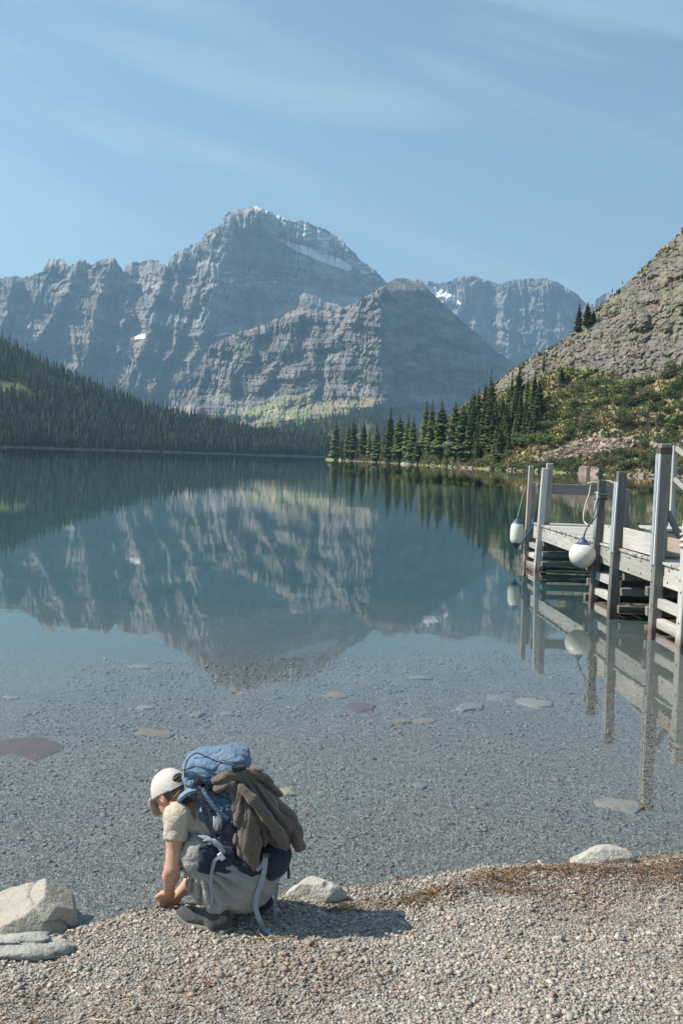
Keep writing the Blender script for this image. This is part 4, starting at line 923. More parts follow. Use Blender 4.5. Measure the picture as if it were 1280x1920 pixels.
def gpt(px, py, up=0.):
    """point of the beach seen at this place"""
    z = .05
    for _ in range(8): P = at_z(px, py, z); z = float(ground_z(P[0], P[1])) + up
    return at_z(px, py, z)
YN, YM, YF = 4.97, 5.14, 5.31; YH = 5.10      # depths of near side, middle, far side; YH for the hands
hipN, hipF = V(468, 1628, YN + .08), V(476, 1618, YF - .06); kneeN, kneeF = V(374, 1602, YN + .03), V(372, 1586, YF + .02)
heelN, toeN = gpt(424, 1732, .045), gpt(345, 1712, .035); heelF, toeF = gpt(500, 1696, .045), gpt(420, 1684, .035)
ankN = heelN * .78 + toeN * .22 + [0, 0, .055]; ankF = heelF * .78 + toeF * .22 + [0, 0, .055]
pel = V(462, 1624, YM); chest = V(386, 1548, YM); shN, shF = V(333, 1531, YN + .03), V(356, 1498, YF - .02); neckB = V(354, 1512, YM)
elbN = V(323, 1630, YN - .03); wrN = V(316, 1673, YH + .15); elbF = V(372, 1640, YF + .06); wrF = V(331, 1681, YH + .25)
Cc = V(321, 1487, YM - .01); UP = np.array([-.51, .355, .785]); FW = np.array([-.64, .45, -.62]); UP /= np.linalg.norm(UP); FW /= np.linalg.norm(FW); SH = np.cross(FW, UP); SD = SH; HX = np.array([FW, SD, UP])
def hp(f, s, u): return Cc + FW * f + SH * s + UP * u
person = empty('person', tuple((heelN + heelF) / 2 - [0, 0, .05])); tag(person, 'person crouching at the water edge in beige t-shirt, grey trousers and pale cap', 'person')
def hand(p, w, el, tips, thumb, d):
    k0 = w; dirv = np.mean(tips, 0) - w; L = np.linalg.norm(dirv); dirv = dirv / L; fa = w - el; fa /= np.linalg.norm(fa)
    pc = w + dirv * .045; side = np.cross(dirv, [0.3, -1, .2]); side /= np.linalg.norm(side); nor = np.cross(side, dirv)
    d = smin(d, rbox(p, pc, (.043, .040, .016), .014, np.array([dirv, side, nor])), .02)
    for i, tip in enumerate(tips):
        k = w + dirv * .082 + side * (.030 - .020 * i); mid = (k + tip) / 2 + nor * .016
        d = smin(d, chain(p, [k - dirv * .02, k, mid, tip], [.0095, .0095, .0088, .0075], .004), .006)
    a = w + dirv * .03 + side * .036; d = smin(d, chain(p, [a - dirv * .01, a + side * .018 + dirv * .02, thumb], [.014, .0115, .009], .006), .01); return d
tipN = [V(299, 1697, YH + .22), V(304, 1701, YH + .23), V(310, 1702, YH + .235), V(317, 1700, YH + .24)]; thN = V(301, 1690, YH + .16)
tipF = [V(322, 1690, YH + .25), V(318, 1694, YH + .26), V(316, 1697, YH + .27), V(315, 1699, YH + .28)]; thF = V(322, 1697, YH + .24)
def body_f(p):
    d = ell(p, hp(-.005, 0, .02), (.096, .076, .098), HX); d = smin(d, ell(p, hp(.048, 0, -.062), (.056, .054, .062), HX), .04)
    d = smin(d, chain(p, [hp(.088, 0, .018), hp(.112, 0, -.028)], [.010, .016]), .016); d = smin(d, ell(p, hp(.094, 0, -.066), (.014, .026, .012), HX), .01); d = smin(d, ell(p, hp(.082, 0, -.108), (.024, .026, .018), HX), .02)
    for s in (-1, 1):
        d = np.maximum(d, -ell(p, hp(.099, s * .033, .012), (.014, .018, .010), HX)); d = smin(d, ell(p, hp(.083, s * .032, .011), (.013, .013, .011), HX), .003)
        ear = np.maximum(ell(p, hp(-.012, s * .080, -.012), (.021, .011, .033), HX), -ell(p, hp(-.007, s * .091, -.010), (.011, .007, .020), HX)); d = smin(d, ear, .006)
    d = smin(d, cap(p, hp(-.03, 0, -.05), neckB, .056, .062), .03)
    d = smin(d, chain(p, [neckB, chest, pel], [.085, .115, .125]), .05); d = smin(d, cap(p, shN, shF, .05, .05), .05)
    for sh, el, wr in ((shN, elbN, wrN), (shF, elbF, wrF)):
        d = smin(d, chain(p, [sh, sh * .55 + el * .45, el], [.052, .043, .038], .02), .03); m = el * .72 + wr * .28; d = smin(d, chain(p, [el, m, wr], [.039, .041, .026], .02), .015)
    d = hand(p, wrN, elbN, tipN, thN, d); d = hand(p, wrF, elbF, tipF, thF, d)
    for hi_, kn, an in ((hipN, kneeN, ankN), (hipF, kneeF, ankF)): d = smin(d, chain(p, [hi_, kn], [.075, .052]), .03); d = smin(d, chain(p, [kn, an], [.05, .036]), .02)
    return d
def skin_mat():
    t = NT('skin'); c = t.coord('Object'); n = t.noise(c, 14, 5); m = t.noise(c, 160, 3)
    col = t.mix(t.ramp(n, .3, .7), (.60, .36, .26), (.50, .27, .19)); col = t.mix(t.ramp(m, .45, .75, 0, .25), col, (.42, .20, .14))
    return t.bsdf(col, .5, t.bump(m, .08, .002), .35, Subsurface_Weight=.12, Subsurface_Radius=(.012, .005, .003))
PLO = np.array([-1.15, 4.66, -.05]); PHI = np.array([-.26, 5.70, 1.0])
soft('body', person, body_f, PLO, PHI, .0050, skin_mat())
# t-shirt
ctr = (chest + neckB) / 2
def shirt_f(p):
    d = chain(p, [neckB * .7 + chest * .3, chest, pel * .8 + chest * .2], [.100, .142, .150]); d = smin(d, chain(p, [shN * .93 + shF * .07, shF * .93 + shN * .07], [.072, .068]), .06)
    slN = shN * .56 + elbN * .44; slF = shF * .56 + elbF * .44
    d = smin(d, chain(p, [shN, slN], [.072, .064]), .03); d = smin(d, chain(p, [shF, slF], [.062, .058]), .03)
    # hems and neckline
    for s, e, el in ((shN, slN, elbN), (shF, slF, elbF)):
        ax = (el - s) / np.linalg.norm(el - s); near = np.linalg.norm(p - e, axis=1) < .12; d = np.where(near, np.maximum(d, (p - e) @ ax - .004), d)
    nx = hp(-.04, 0, -.07) - neckB; nx = nx / np.linalg.norm(nx); nearn = np.linalg.norm(p - neckB, axis=1) < .14
    d = np.where(nearn, np.maximum(d, (p - neckB) @ nx - .055), d)
    # creases: diagonal from the armpit, gathers at the waist
    u = (p - shN) @ np.array([.62, .1, -.5]); w = (p - shN) @ np.array([.6, .2, .8]); f = np.sin(w * 92 + 5 * n3(p, 7, 41) * 6) * sstep(.02, .2, u) * .011
    w2 = (p - pel) @ np.array([.72, 0, .69]); f2 = np.sin(w2 * 120 + 9 * n3(p, 6, 43)) * sstep(.22, .05, np.linalg.norm(p - pel, axis=1) - .08) * .010
    return d + f + f2 - .020 * n3(p, 9, 44) + wr(p, .007, 9, 45)
soft('shirt', person, shirt_f, PLO, PHI, .0058, fabric('beige_cotton', (.50, .43, .34), (.55, .485, .395), 700))
def pants_f(p):
    bN = gpt(432, 1712, .10); d = chain(p, [hipN, kneeN], [.128, .110]); d = smin(d, chain(p, [hipF, kneeF], [.122, .09]), .03)
    d = smin(d, ell(p, V(462, 1640, YM), (.165, .19, .16)), .05); d = smin(d, ell(p, V(434, 1643, YN + .11), (.238, .17, .185)), .05)
    d = smin(d, chain(p, [kneeN, ankN + [0, 0, .04]], [.088, .064]), .03); d = smin(d, chain(p, [kneeF, ankF + [0, 0, .04]], [.085, .062]), .03)
    wx = (chest - pel) / np.linalg.norm(chest - pel); d = smin(d, cap(p, pel, pel + wx * .08, .148, .145), .03); wq = (p - pel) @ wx; d = np.where(np.linalg.norm(p - pel - wx * .1, axis=1) < .20, np.maximum(d, wq - .105), d)
    d = np.maximum(d, (np.minimum(ankN[2], ankF[2]) - .012) - p[:, 2])
    # gathers that fan out from behind the knee
    k = p - kneeN; ang = np.arctan2(k[:, 2], k[:, 0]); rr = np.hypot(k[:, 0], k[:, 2]); f = (np.abs(np.sin(ang * 11 + 2.6 * n3(p, 6, 51))) ** .7 - .6) * -.030 * sstep(.07, .15, rr) * sstep(.34, .17, rr) * sstep(YN + .20, YN + .02, p[:, 1]) * sstep(.6, -.3, ang)
    g = np.sin((p[:, 0] * .8 + p[:, 2] * .9) * 70 + 7 * n3(p, 6, 53)) * .004 + wr(p, .008, 6, 54)
    return d + f + g - .012 * n3(p, 9, 52)
soft('trousers', person, pants_f, PLO, PHI + [.12, 0, 0], .0062, fabric('grey_cotton', (.335, .325, .30), (.29, .28, .26), 600))
def shoe(name, H, T):
    ax = (T - H); L = np.linalg.norm(ax[:2]); dx = ax / np.linalg.norm(ax); sx_ = np.cross([0, 0, 1], dx); sx_ /= np.linalg.norm(sx_); ux_ = np.cross(dx, sx_); A = np.array([dx, sx_, ux_])
    def up(p):
        d = smin(ell(p, H * .8 + T * .2 + ux_ * .02, (.095, .046, .062), A), ell(p, H * .22 + T * .78 + ux_ * .0, (.11, .052, .042), A), .05); d = smin(d, cap(p, H * .8 + T * .2, H * .8 + T * .2 + ux_ * .085, .05, .046), .03)
        return np.maximum(d, -((p - H) @ ux_) - .030) - .004 * n3(p, 40, 61)
    def so(p):
        q = (p - (H + T) / 2) @ A.T; w = .047 + .008 * np.sin((q[:, 0] + .02) * 14); return rbox(np.stack([q[:, 0], q[:, 1] * .048 / w, q[:, 2] + .036 - .03 * sstep(.06, .17, q[:, 0])], -1), (0, 0, 0), (.155, .048, .015), .012)
    lo = np.minimum(H, T) - .16; hi = np.maximum(H, T) + .18
    s = soft(name, person, up, lo, hi, .0048, M_shoe); soft('sole', s, so, lo, hi, .005, M_sole)
M_shoe = fabric('dark_shoe_fabric', (.045, .045, .05), (.07, .068, .07), 500, .3); t = NT('grey_rubber'); M_sole = t.bsdf((.16, .155, .15), .8, t.bump(t.noise(t.coord('Object'), 90), .3, .002), .3)
shoe('shoe', heelN, toeN); shoe('shoe', heelF, toeF)
# hair and cap
def hair_f(p):
    q = (p - Cc) @ HX.T; d = ell(p, hp(-.010, 0, .018), (.102, .084, .103), HX); d = smin(d, ell(p, hp(-.075, 0, -.055), (.042, .062, .055), HX), .03)
    d = np.maximum(d, q[:, 0] - np.where(q[:, 2] > .02, .06, .012 + .25 * q[:, 2])); d = np.maximum(d, -(q[:, 2] + .098))
    ex = np.linalg.norm((q - np.array([-.010, 0, -.012]))[:, [0, 2]] / np.array([.022, .036]), axis=1) < 1
    d = np.where(ex, np.maximum(d, .002), d); st = np.sin(q[:, 2] * 320 + q[:, 0] * 90 + 8 * n3(p, 20, 71)) * .0022
    return d + st - .010 * n3(p, 26, 72)
t = NT('brown_hair'); n = t.noise(t.coord('Object', (30, 120, 120)), 3, 5); M_hair = t.bsdf(t.mix(t.ramp(n, .35, .7), (.045, .026, .018), (.13, .075, .05)), .5, t.bump(n, .6, .004), .4)
soft('hair', person, hair_f, Cc - .17, Cc + .17, .004, M_hair)
M_cap = fabric('pale_cap_twill', (.56, .52, .48), (.60, .565, .53), 800, .2, .85, 12, cstr=.08)
def cap_f(p):
    q = (p - Cc) @ HX.T; o = ell(p, hp(-.004, 0, .013), (.112, .094, .114), HX); i = ell(p, hp(-.004, 0, .014), (.106, .088, .110), HX)
    d = np.maximum(o, .006 + .10 * q[:, 0] - q[:, 2]); d = np.maximum(d, -ell(p, hp(-.112, 0, .034), (.055, .042, .026), HX))
    return d - .007 * n3(p, 13, 81, 2)
hat = soft('cap', person, cap_f, Cc - .16, Cc + .16, .0038, M_cap)
VD = FW * .50 - UP * .866; VN = FW * .866 + UP * .50; VO = hp(.094, 0, .020)
def visor_f(p):
    q = p - VO; x = q @ VD; y = q @ SH; n = q @ VN - (.012 - 3.6 * y ** 2 - .6 * np.maximum(x, 0) ** 2)
    return np.maximum(np.maximum(np.abs(n) * .8 - .0034, (np.hypot(np.maximum(x, 0) / .098, y / .088) - 1) * .08), -.012 - x)
soft('visor', hat, visor_f, Cc - .24, Cc + .2, .0038, M_cap)
a = np.linspace(-.9, .9, 16); tube('strap', hat, [hp(-.004 - .110 * math.cos(q), .094 * math.sin(q), .004) for q in a], .01, M_cap, 8, (.009, .0022), UP)

# ------------------------------------------------------------------ backpack
SD = np.array([0, 1., 0])
PK = V(451, 1557, YM + .0); pu = np.array([-.5, 0, .866]); pn = np.array([.866, 0, .5]); PX3 = np.array([pn, SD, pu])
def bp(n_, s, u): return PK + pn * n_ + SD * s + pu * u
pack = empty('backpack', tuple(bp(0, 0, -.27))); tag(pack, 'large blue and navy trekking backpack worn by the crouching person', 'backpack')
M_blue = fabric('slate_blue_ripstop', (.135, .205, .30), (.115, .18, .265), 500, .15, .7, 9, .1, 11., .5); M_navy = fabric('navy_pack_fabric', (.022, .028, .050), (.034, .04, .062), 500, .2, .75, 9, .1); M_mauve = fabric('mauve_stretch_fabric', (.095, .088, .115), (.12, .11, .14), 600, .2, .85, 9, .1)
M_web = fabric('pale_webbing', (.29, .335, .385), (.34, .38, .42), 600, .3, .8, 20, .1); M_webd = fabric('dark_webbing', (.055, .05, .065), (.08, .07, .09), 500, .3, .8, 20, .1); t = NT('black_buckle_plastic'); M_buck = t.bsdf((.018, .018, .02), .4, None, .5)
def main_f(p): return rbox(p, bp(0, 0, -.01), (.120 , .158, .255), .075, PX3) + .012 * np.cos(((p - PK) @ pu) * 16) - .016 * n3(p, 9, 101) + wr(p, .014, 14, 102)
def upper_f(p): d = np.maximum(main_f(p) - .003, .075 - (p - PK) @ pu + .04 * n3(p, 5, 108)); return d
lo, hi = PK - [.36, .32, .40], PK + [.40, .32, .42]
soft('main_body', pack, main_f, lo, hi, .0058, M_navy); soft('upper_body', pack, upper_f, lo, hi, .0055, M_blue)
Lc = V(407, 1437, YM - .01); la = rad(9); LA = np.array([[math.cos(la), 0, math.sin(la)], [0, 1, 0], [-math.sin(la), 0, math.cos(la)]])
def lid_f(p):
    q = (p - Lc) @ LA.T; d = rbox(p, Lc, (.172, .155, .080), .068, LA); d = smin(d, ell(p, Lc + LA[2] * .025 + LA[0] * .01, (.15, .14, .078), LA), .03)
    ga = np.sin(q[:, 0] * 85 + 6 * n3(p, 9, 111) + q[:, 1] * 25) * .010 * sstep(.03, -.05, q[:, 2]); gb = np.sin((q[:, 0] * .5 + q[:, 2]) * 90 + 8 * n3(p, 7, 112)) * .006
    return d + ga + gb - .022 * n3(p, 7, 113, 2) + wr(p * [.6, 1, 1.5], .012, 10, 114)
lid = soft('lid', pack, lid_f, Lc - .27, Lc + .27, .005, M_blue)
cpts = [V(x, y, Y) for x, y, Y in ((352, 1470, YN + .05), (346, 1450, YN + .02), (352, 1425, YN), (368, 1412, YN - .01), (385, 1418, YN - .01), (408, 1428, YN - .015), (440, 1436, YN - .015), (468, 1446, YN))]
tube('piping', lid, curve_pts(cpts, 30), .0035, M_webd, 6)
rb = obj('zip_garage', timber_mesh('zip_garage', .075, .02, .03, M_buck, .008), lid); mm = Matrix.Translation(Vector(V(448, 1440, YN - .012)) - Vector(wloc(lid))); rb.matrix_local = mm @ Matrix.Rotation(-.15, 4, 'Y')
def collar_f(p): return smin(ell(p, V(388, 1474, YM), (.115, .13, .05), LA), ell(p, V(405, 1482, YM), (.12, .14, .05), LA), .03) + np.sin(((p - Lc) @ LA[0]) * 100 + 8 * n3(p, 9, 121)) * .007 - .02 * n3(p, 10, 122)
soft('collar', pack, collar_f, Lc - [.25, .25, .3], Lc + [.28, .25, .1], .0055, M_blue)
# stretch side pocket
def pocket_f(p):
    q = (p - PK) @ PX3.T; d = rbox(p, bp(-.060, -.158, -.055), (.085, .028, .19), .026, PX3); d = np.maximum(d, (q[:, 2] - (.045 + .55 * (q[:, 0] + .12))) * .8); d = smin(d, chain(p, [V(434, 1480, YN - .045), V(441, 1515, YN - .055), V(446, 1545, YN - .055)], [.012, .016, .02]), .02)
    return d - .012 * n3(p, 12, 131) + np.sin(q[:, 2] * 70 + q[:, 0] * 60) * .003
pk_ = soft('side_pocket', pack, pocket_f, lo, hi, .005, M_mauve)
ev = []; e0 = V(438, 1541, YN - .045)
for sx_, hh in ((-.010, .009), (0, .014), (.009, .008)): ev += [e0 + [sx_ - .008, 0, -.004], e0 + [sx_ + .008, 0, -.004], e0 + [sx_ + .002, 0, hh - .004]]
t = NT('emblem_print'); obj('emblem', mesh_np('emblem', np.array(ev) - np.array(pack.location), np.arange(9).reshape(-1, 3), t.bsdf((.55, .55, .6), .6), False), pk_)
# hip belt and pockets
HB = V(404, 1612, YN - .03); ha = rad(-14); HA = np.array([[math.cos(ha), .1, math.sin(ha)], [-.1, 1, 0], [-math.sin(ha), 0, math.cos(ha)]])
hb = soft('hip_pocket', pack, lambda p: rbox(p, HB, (.100, .045, .082), .042, HA) - .014 * n3(p, 11, 141) + np.sin(((p - HB) @ HA[2]) * 90 + 5 * n3(p, 8, 142)) * .002, HB - .2, HB + .2, .0048, M_navy)
tube('zip', hb, curve_pts([V(372, 1592, YN - .07), V(385, 1584, YN - .075), V(405, 1588, YN - .08), V(428, 1600, YN - .08)], 20), .0035, M_webd, 6)
soft('hip_belt', pack, lambda p: smin(chain(p, [V(425, 1612, YN - .02), V(470, 1622, YN), V(515, 1618, YM)], [.045, .055, .06], .04), ell(p, V(505, 1608, YM - .06), (.115, .15, .105)), .03) - .016 * n3(p, 9, 151) + wr(p, .01, 12, 152), V(465, 1612, YM) - .33, V(465, 1612, YM) + .33, .0058, M_navy)
soft('belt_wing', pack, lambda p: chain(p, [V(366, 1570, YN + .02), V(385, 1582, YN - .0), V(410, 1598, YN - .02)], [.022, .024, .026]) - .01 * n3(p, 14, 161), V(390, 1585, YN) - .13, V(390, 1585, YN) + .13, .005, fabric('grey_belt_padding', (.22, .24, .27), None, 500, .3))
def rib(name, pts, w, mat, parent=pack, th=.0016, side=(1, 0, 0), n=36): return tube(name, parent, curve_pts(pts, n), .01, mat, 4, (w / 2, th), side)
rib('shoulder_strap', [V(389, 1482, YN + .04), V(374, 1479, YN + .02), V(356, 1483, YN + .0), V(341, 1494, YN + .02), V(333, 1503, YN + .10)], .042, fabric('blue_strap_padding', (.17, .25, .36), None, 500, .25), th=.008, side=(0, 1, .3))
rib('side_strap', [V(371, 1474, YN - .03), V(379, 1505, YN - .045), V(392, 1545, YN - .05), V(404, 1575, YN - .05), V(416, 1590, YN - .045)], .024, M_webd)
rib('side_strap', [V(383, 1482, YN - .03), V(395, 1505, YN - .04), V(405, 1530, YN - .045), V(412, 1560, YN - .05), V(418, 1580, YN - .05)], .016, M_webd)
rib('compression_strap', [V(374, 1470, YN - .03), V(392, 1500, YN - .05), V(408, 1520, YN - .055), V(428, 1535, YN - .055)], .020, M_blue)
for x, y, s in ((376, 1468, .052), (384, 1473, .04), (401, 1526, .03), (394, 1520, .022)):
    o = obj('buckle', timber_mesh('buckle', s, .014, s * .6, M_buck, .004), pack); o.matrix_local = Matrix.Translation(Vector(V(x, y, YN - .05)) - Vector(pack.location)) @ Matrix.Rotation(.5, 4, 'Y')
rib('belt_webbing', [V(384, 1578, YN - .055), V(396, 1576, YN - .08), V(410, 1585, YN - .085), V(420, 1601, YN - .08)], .028, M_web)
rib('belt_webbing', [V(374, 1566, YN - .02), V(384, 1570, YN - .05), V(398, 1580, YN - .075)], .03, fabric('grey_webbing', (.28, .32, .38), None, 500))
rib('loose_strap', [V(414, 1606, YN - .09), V(403, 1614, YN - .095), V(398, 1632, YN - .09), V(395, 1655, YN - .08), V(397, 1676, YN - .07), V(397, 1694, YN - .06)], .017, M_web)
rib('loose_strap', [V(498, 1606, YN - .06), V(496, 1630, YN - .06), V(490, 1655, YN - .055), V(482, 1680, YN - .05), V(480, 1702, YN - .045), V(487, 1726, YN - .05), gpt(498, 1744, .012), gpt(511, 1755, .008)], .025, M_web)
rib('loose_strap', [V(523, 1618, YM - .08), V(521, 1640, YM - .08), V(518, 1668, YM - .075), V(516, 1700, YM - .07), gpt(517, 1727, .006)], .019, M_web)
rib('loose_strap', [V(496, 1612, YN - .055), V(488, 1626, YN - .06), V(478, 1634, YN - .05), V(462, 1637, YN - .04)], .018, M_web)
rib('loose_strap', [V(536, 1600, YM - .08), V(540, 1622, YM - .085), V(541, 1647, YM - .08)], .014, M_webd)
o = obj('buckle', timber_mesh('buckle', .034, .012, .022, M_iron, .003), pack); o.matrix_local = Matrix.Translation(Vector(V(498, 1604, YN - .066)) - Vector(pack.location))
o = obj('buckle', timber_mesh('buckle', .040, .012, .026, M_pvc, .003), pack); o.matrix_local = Matrix.Translation(Vector(V(415, 1606, YN - .094)) - Vector(pack.location)) @ Matrix.Rotation(.9, 4, 'Y')
obj('bottle_top', mesh_np('bottle_top', lathe([(.001, .02), (.02, .018), (.022, 0), (.022, -.06), (.001, -.06)], 16)[0] + (V(408, 1533, YN - .03) - np.array(pack.location)), lathe([(0, 0)] * 5, 16)[1], M_pvc), pack)
# ------------------------------------------------------------------ fleece thrown over the pack
fl = empty('fleece_jacket', tuple(V(476, 1628, YN))); tag(fl, 'brown fleece jacket thrown over the outside of the backpack', 'jacket')
def W(x, y, Y): return V(x, y, Y)
def fleece_f(p):
    k = .010; d = chain(p, [W(408, 1470, YN - .02), W(420, 1459, YN - .02), W(448, 1453, YN + .02), W(480, 1451, YN + .06), W(488, 1452, YN + .16)], [.026, .034, .034, .032, .03], .02)
    d = smin(d, chain(p, [W(404, 1466, YN - .01), W(411, 1477, YN - .03), W(424, 1475, YN - .045), W(436, 1470, YN - .045)], [.018, .020, .018, .016], .02), k)
    # mass of the garment over the outer side of the pack
    m = chain(p, [W(462, 1470, YN + .04), W(490, 1510, YN + .05), W(520, 1560, YN + .08), W(536, 1582, YN + .10)], [.045, .066, .066, .04], .03)
    m = smin(m, chain(p, [W(446, 1480, YN - .03), W(458, 1530, YN - .045), W(456, 1575, YN - .045), W(452, 1600, YN - .05)], [.028, .040, .044, .032], .03), .03)
    m = smin(m, chain(p, [W(474, 1530, YN - .04), W(480, 1580, YN - .035), W(477, 1612, YN - .045), W(476, 1629, YN - .05)], [.04, .046, .026, .004], .03), .03)
    m = smin(m, chain(p, [W(488, 1455, YN + .10), W(512, 1495, YN + .12), W(536, 1532, YN + .13), W(549, 1562, YN + .12), W(557, 1592, YN + .11)], [.034, .042, .044, .042, .026], .02), .012)
    m = smin(m, chain(p, [W(520, 1505, YM + .02), W(540, 1530, YM), W(552, 1541, YM - .02)], [.03, .028, .006], .02), .01); m = smin(m, chain(p, [W(548, 1568, YM), W(562, 1589, YM - .03), W(568, 1594, YM - .05)], [.03, .024, .006], .02), .01)
    d = smin(d, m, k); G = V(452, 1440, YN); v_ = p - G; ang = np.arctan2(v_[:, 2], v_[:, 0] + .4 * (p[:, 1] - YN)); rr = np.hypot(v_[:, 0], v_[:, 2]); w = n3(p, 5, 171) * 2.2
    pl = np.abs(np.sin(ang * 9.5 + w)); pl2 = np.abs(np.sin(ang * 21 + 2.4 * w + rr * 6)); fade = sstep(.05, .13, rr)
    d = d + fade * (.026 * (1 - pl) ** 2.0 - .008 + .010 * (1 - pl2) ** 2)
    # free sleeve that crosses the folds
    d = smin(d, chain(p, [W(452, 1476, YN - .055), W(474, 1500, YN - .075), W(500, 1532, YN - .060), W(520, 1560, YN - .02), W(533, 1584, YN + .01)], [.016, .023, .026, .028, .024], .02), .006)
    cu = (p - W(533, 1584, YN + .01)) @ np.array([.62, 0, -.78]); d = np.maximum(d, np.where(np.linalg.norm(p - W(535, 1588, YN + .01), axis=1) < .05, cu - .016, -1))
    return d - .010 * n3(p, 9, 172)
t = NT('brown_fleece'); c = t.coord('Object'); n = t.noise(c, 190, 4, .7); m = t.noise(c, 12, 4)
col = t.mix(t.ramp(n, .36, .66), (.06, .046, .038), (.20, .16, .134)); M_fleece = t.bsdf(t.mix(t.ramp(m, .4, .7, 0, .3), col, (.13, .105, .09)), .95, t.bump(n, .6, .004), .1, Sheen_Weight=.3)
soft('cloth', fl, fleece_f, V(480, 1540, YM) - [.30, .34, .32], V(480, 1540, YM) + [.34, .28, .36], .0055, M_fleece)
print('LEN', np.linalg.norm(shN - elbN), np.linalg.norm(elbN - wrN), np.linalg.norm(hipN - kneeN), np.linalg.norm(kneeN - ankN), np.linalg.norm(heelN - toeN), np.linalg.norm(shN - shF), 'pel', pel, 'cc', Cc, 'feet', heelN, toeN, heelF, toeF, 'wr', wrN, tipN[0], 'PK', PK, 'flo', V(480, 1540, YM))
# ------------------------------------------------------------------ stones
def stone_mat(name, a, b, c, scale=6., wetline=True):
    t = NT(name); co = t.coord('Object'); n = t.noise(co, scale, 7, .62); m = t.noise(co, scale * 9, 4, .6); v = t.noise(t.n('Mapping', {0: co, 'Scale': (1, 1, 5)}).outputs[0], scale * 1.4, 4)
    col = t.mix(t.ramp(n, .35, .68), a, b); col = t.mix(t.ramp(v, .55, .68, 0, .55), col, c); col = t.mix(t.ramp(m, .58, .72, 0, .5), col, tuple(k * .55 for k in c))
    if wetline:
        z = t.n('SeparateXYZ', {0: t.n('NewGeometry').outputs['Position']}).outputs[2]; w = t.ramp(z, -.02, .02, .9, 0); col = t.mix(w, col, t.mix(1.0, col, (.52, .54, .53), 'MULTIPLY'))
    return t.bsdf(col, .82, t.bump(t.math('ADD', n, t.math('MULTIPLY', m, .5)), .9, .03), .3)
M_st_grey = stone_mat('pale_grey_stone', (.46, .435, .39), (.38, .36, .325), (.27, .255, .235)); M_st_green = stone_mat('grey_green_stone', (.37, .375, .335), (.29, .295, .265), (.19, .195, .18)); M_st_red = stone_mat('red_argillite', (.23, .125, .11), (.18, .10, .095), (.14, .095, .09)); M_st_tan = stone_mat('tan_stone', (.42, .34, .25), (.33, .265, .20), (.22, .19, .16)); M_st_far = stone_mat('bank_stone', (.27, .24, .21), (.21, .185, .165), (.14, .12, .105), .5, False)
M_st_slab = stone_mat('grey_slab', (.37, .365, .335), (.295, .292, .27), (.20, .198, .185)); M_st_redf = stone_mat('reddish_bank_rock', (.30, .225, .19), (.24, .18, .155), (.15, .115, .10), .5, False); M_st_bld = stone_mat('tan_grey_boulder', (.42, .385, .325), (.35, .32, .275), (.24, .22, .19)); M_st_pale = stone_mat('pale_lichen_stone', (.52, .49, .36), (.42, .40, .31), (.30, .28, .22))
def rock_f(c, H, seed, r=.4, ncut=12, cut=(.62, .92), amp=.10, axes=None, extra=None, zc=1.0):
    rg = np.random.default_rng(seed); H = np.array(H); D = rg.normal(0, 1, (ncut, 3)); D[:, 2] *= zc; D[:, 2] = np.abs(D[:, 2]) * .8 + .1 * D[:, 2]; D /= np.linalg.norm(D, axis=1)[:, None]; off = rg.uniform(*cut, ncut)
    def f(p):
        q = p - np.asarray(c)
        if axes is not None: q = q @ np.asarray(axes).T
        qs = q / H; d = (np.linalg.norm(qs, axis=1) - 1)
        for dd, o in zip(D, off): d = -smin(-d, -(qs @ dd - o), .018)
        d = d * H.min(); s = .9 / H.max()
        d = d - amp * H.min() * 2 * (fbm3(q[:, 0] * s * 2, q[:, 1] * s * 2, q[:, 2] * s * 3, 5, seed, .6) - .5) + .03 * H.min() * np.exp(-np.abs(fbm3(q[:, 0] * s * 2.3, q[:, 1] * s * 2.3, q[:, 2] * s * 3.5, 2, seed + 7) - .5) * 40)
        return extra(d, q, qs) if extra else d
    return f
def rock(name, label, cat, c, H, seed, mat, h, group=None, **kw):
    f = rock_f(c, H, seed, **kw); m = max(H) * 1.25; mz = max(H[2] * 1.6, .05)
    v, q = surf(f, np.array(c) - [H[0] * 1.35, H[1] * 1.35, mz] if kw.get('axes') is None else np.array(c) - m, np.array(c) + [H[0] * 1.35, H[1] * 1.35, mz] if kw.get('axes') is None else np.array(c) + m, h)
    me = mesh_np(name, v, q, mat); b = recenter(me); o = obj(name, me); o.location = b; return tag(o, label, cat, group)
def rot(y=0, z=0):
    return np.array((Matrix.Rotation(z, 3, 'Z') @ Matrix.Rotation(y, 3, 'Y')).transposed())
# boulder at the left edge: a tilted block with flat broken faces
BP = [((-.38, -.22, .90), .088), ((.80, -.55, .22), .160), ((.92, .25, .25), .205), ((.05, -.97, .22), .165), ((-.86, -.10, .50), .225), ((0, .92, .40), .18), ((.55, .05, .83), .125), ((.30, -.62, .72), .128), ((-.55, -.80, .20), .215)]
c = at_y(68, 1710, 5.06)
def bould(p):
    q = p - c; d = None
    for nv, o in BP:
        nv = np.array(nv) / np.linalg.norm(nv); e = q @ nv - o * .92; d = e if d is None else -smin(-d, -e, .006)
    g = np.abs(q[:, 0] * .62 + q[:, 2] * .75 - .045 + .015 * np.sin(q[:, 1] * 22) + .04 * n3(p, 8, 5)); d = d + .016 * np.exp(-(g / .010) ** 2)
    d = np.maximum(d, .038 - np.linalg.norm((q - np.array([.065, .0, .150])) / np.array([1.5, 2.6, .9]), axis=1))
    return d - .013 * n3(p, 6, 21, 4) - .005 * n3(p, 40, 22, 3)
v, q = surf(bould, c - [.36, .32, .27], c + [.36, .32, .25], .0065); me = mesh_np('boulder', v, q, M_st_bld); b = recenter(me); o = obj('boulder', me); o.location = b; tag(o, 'large tilted tan-grey boulder with a dark cleft at the left water edge', 'boulder')
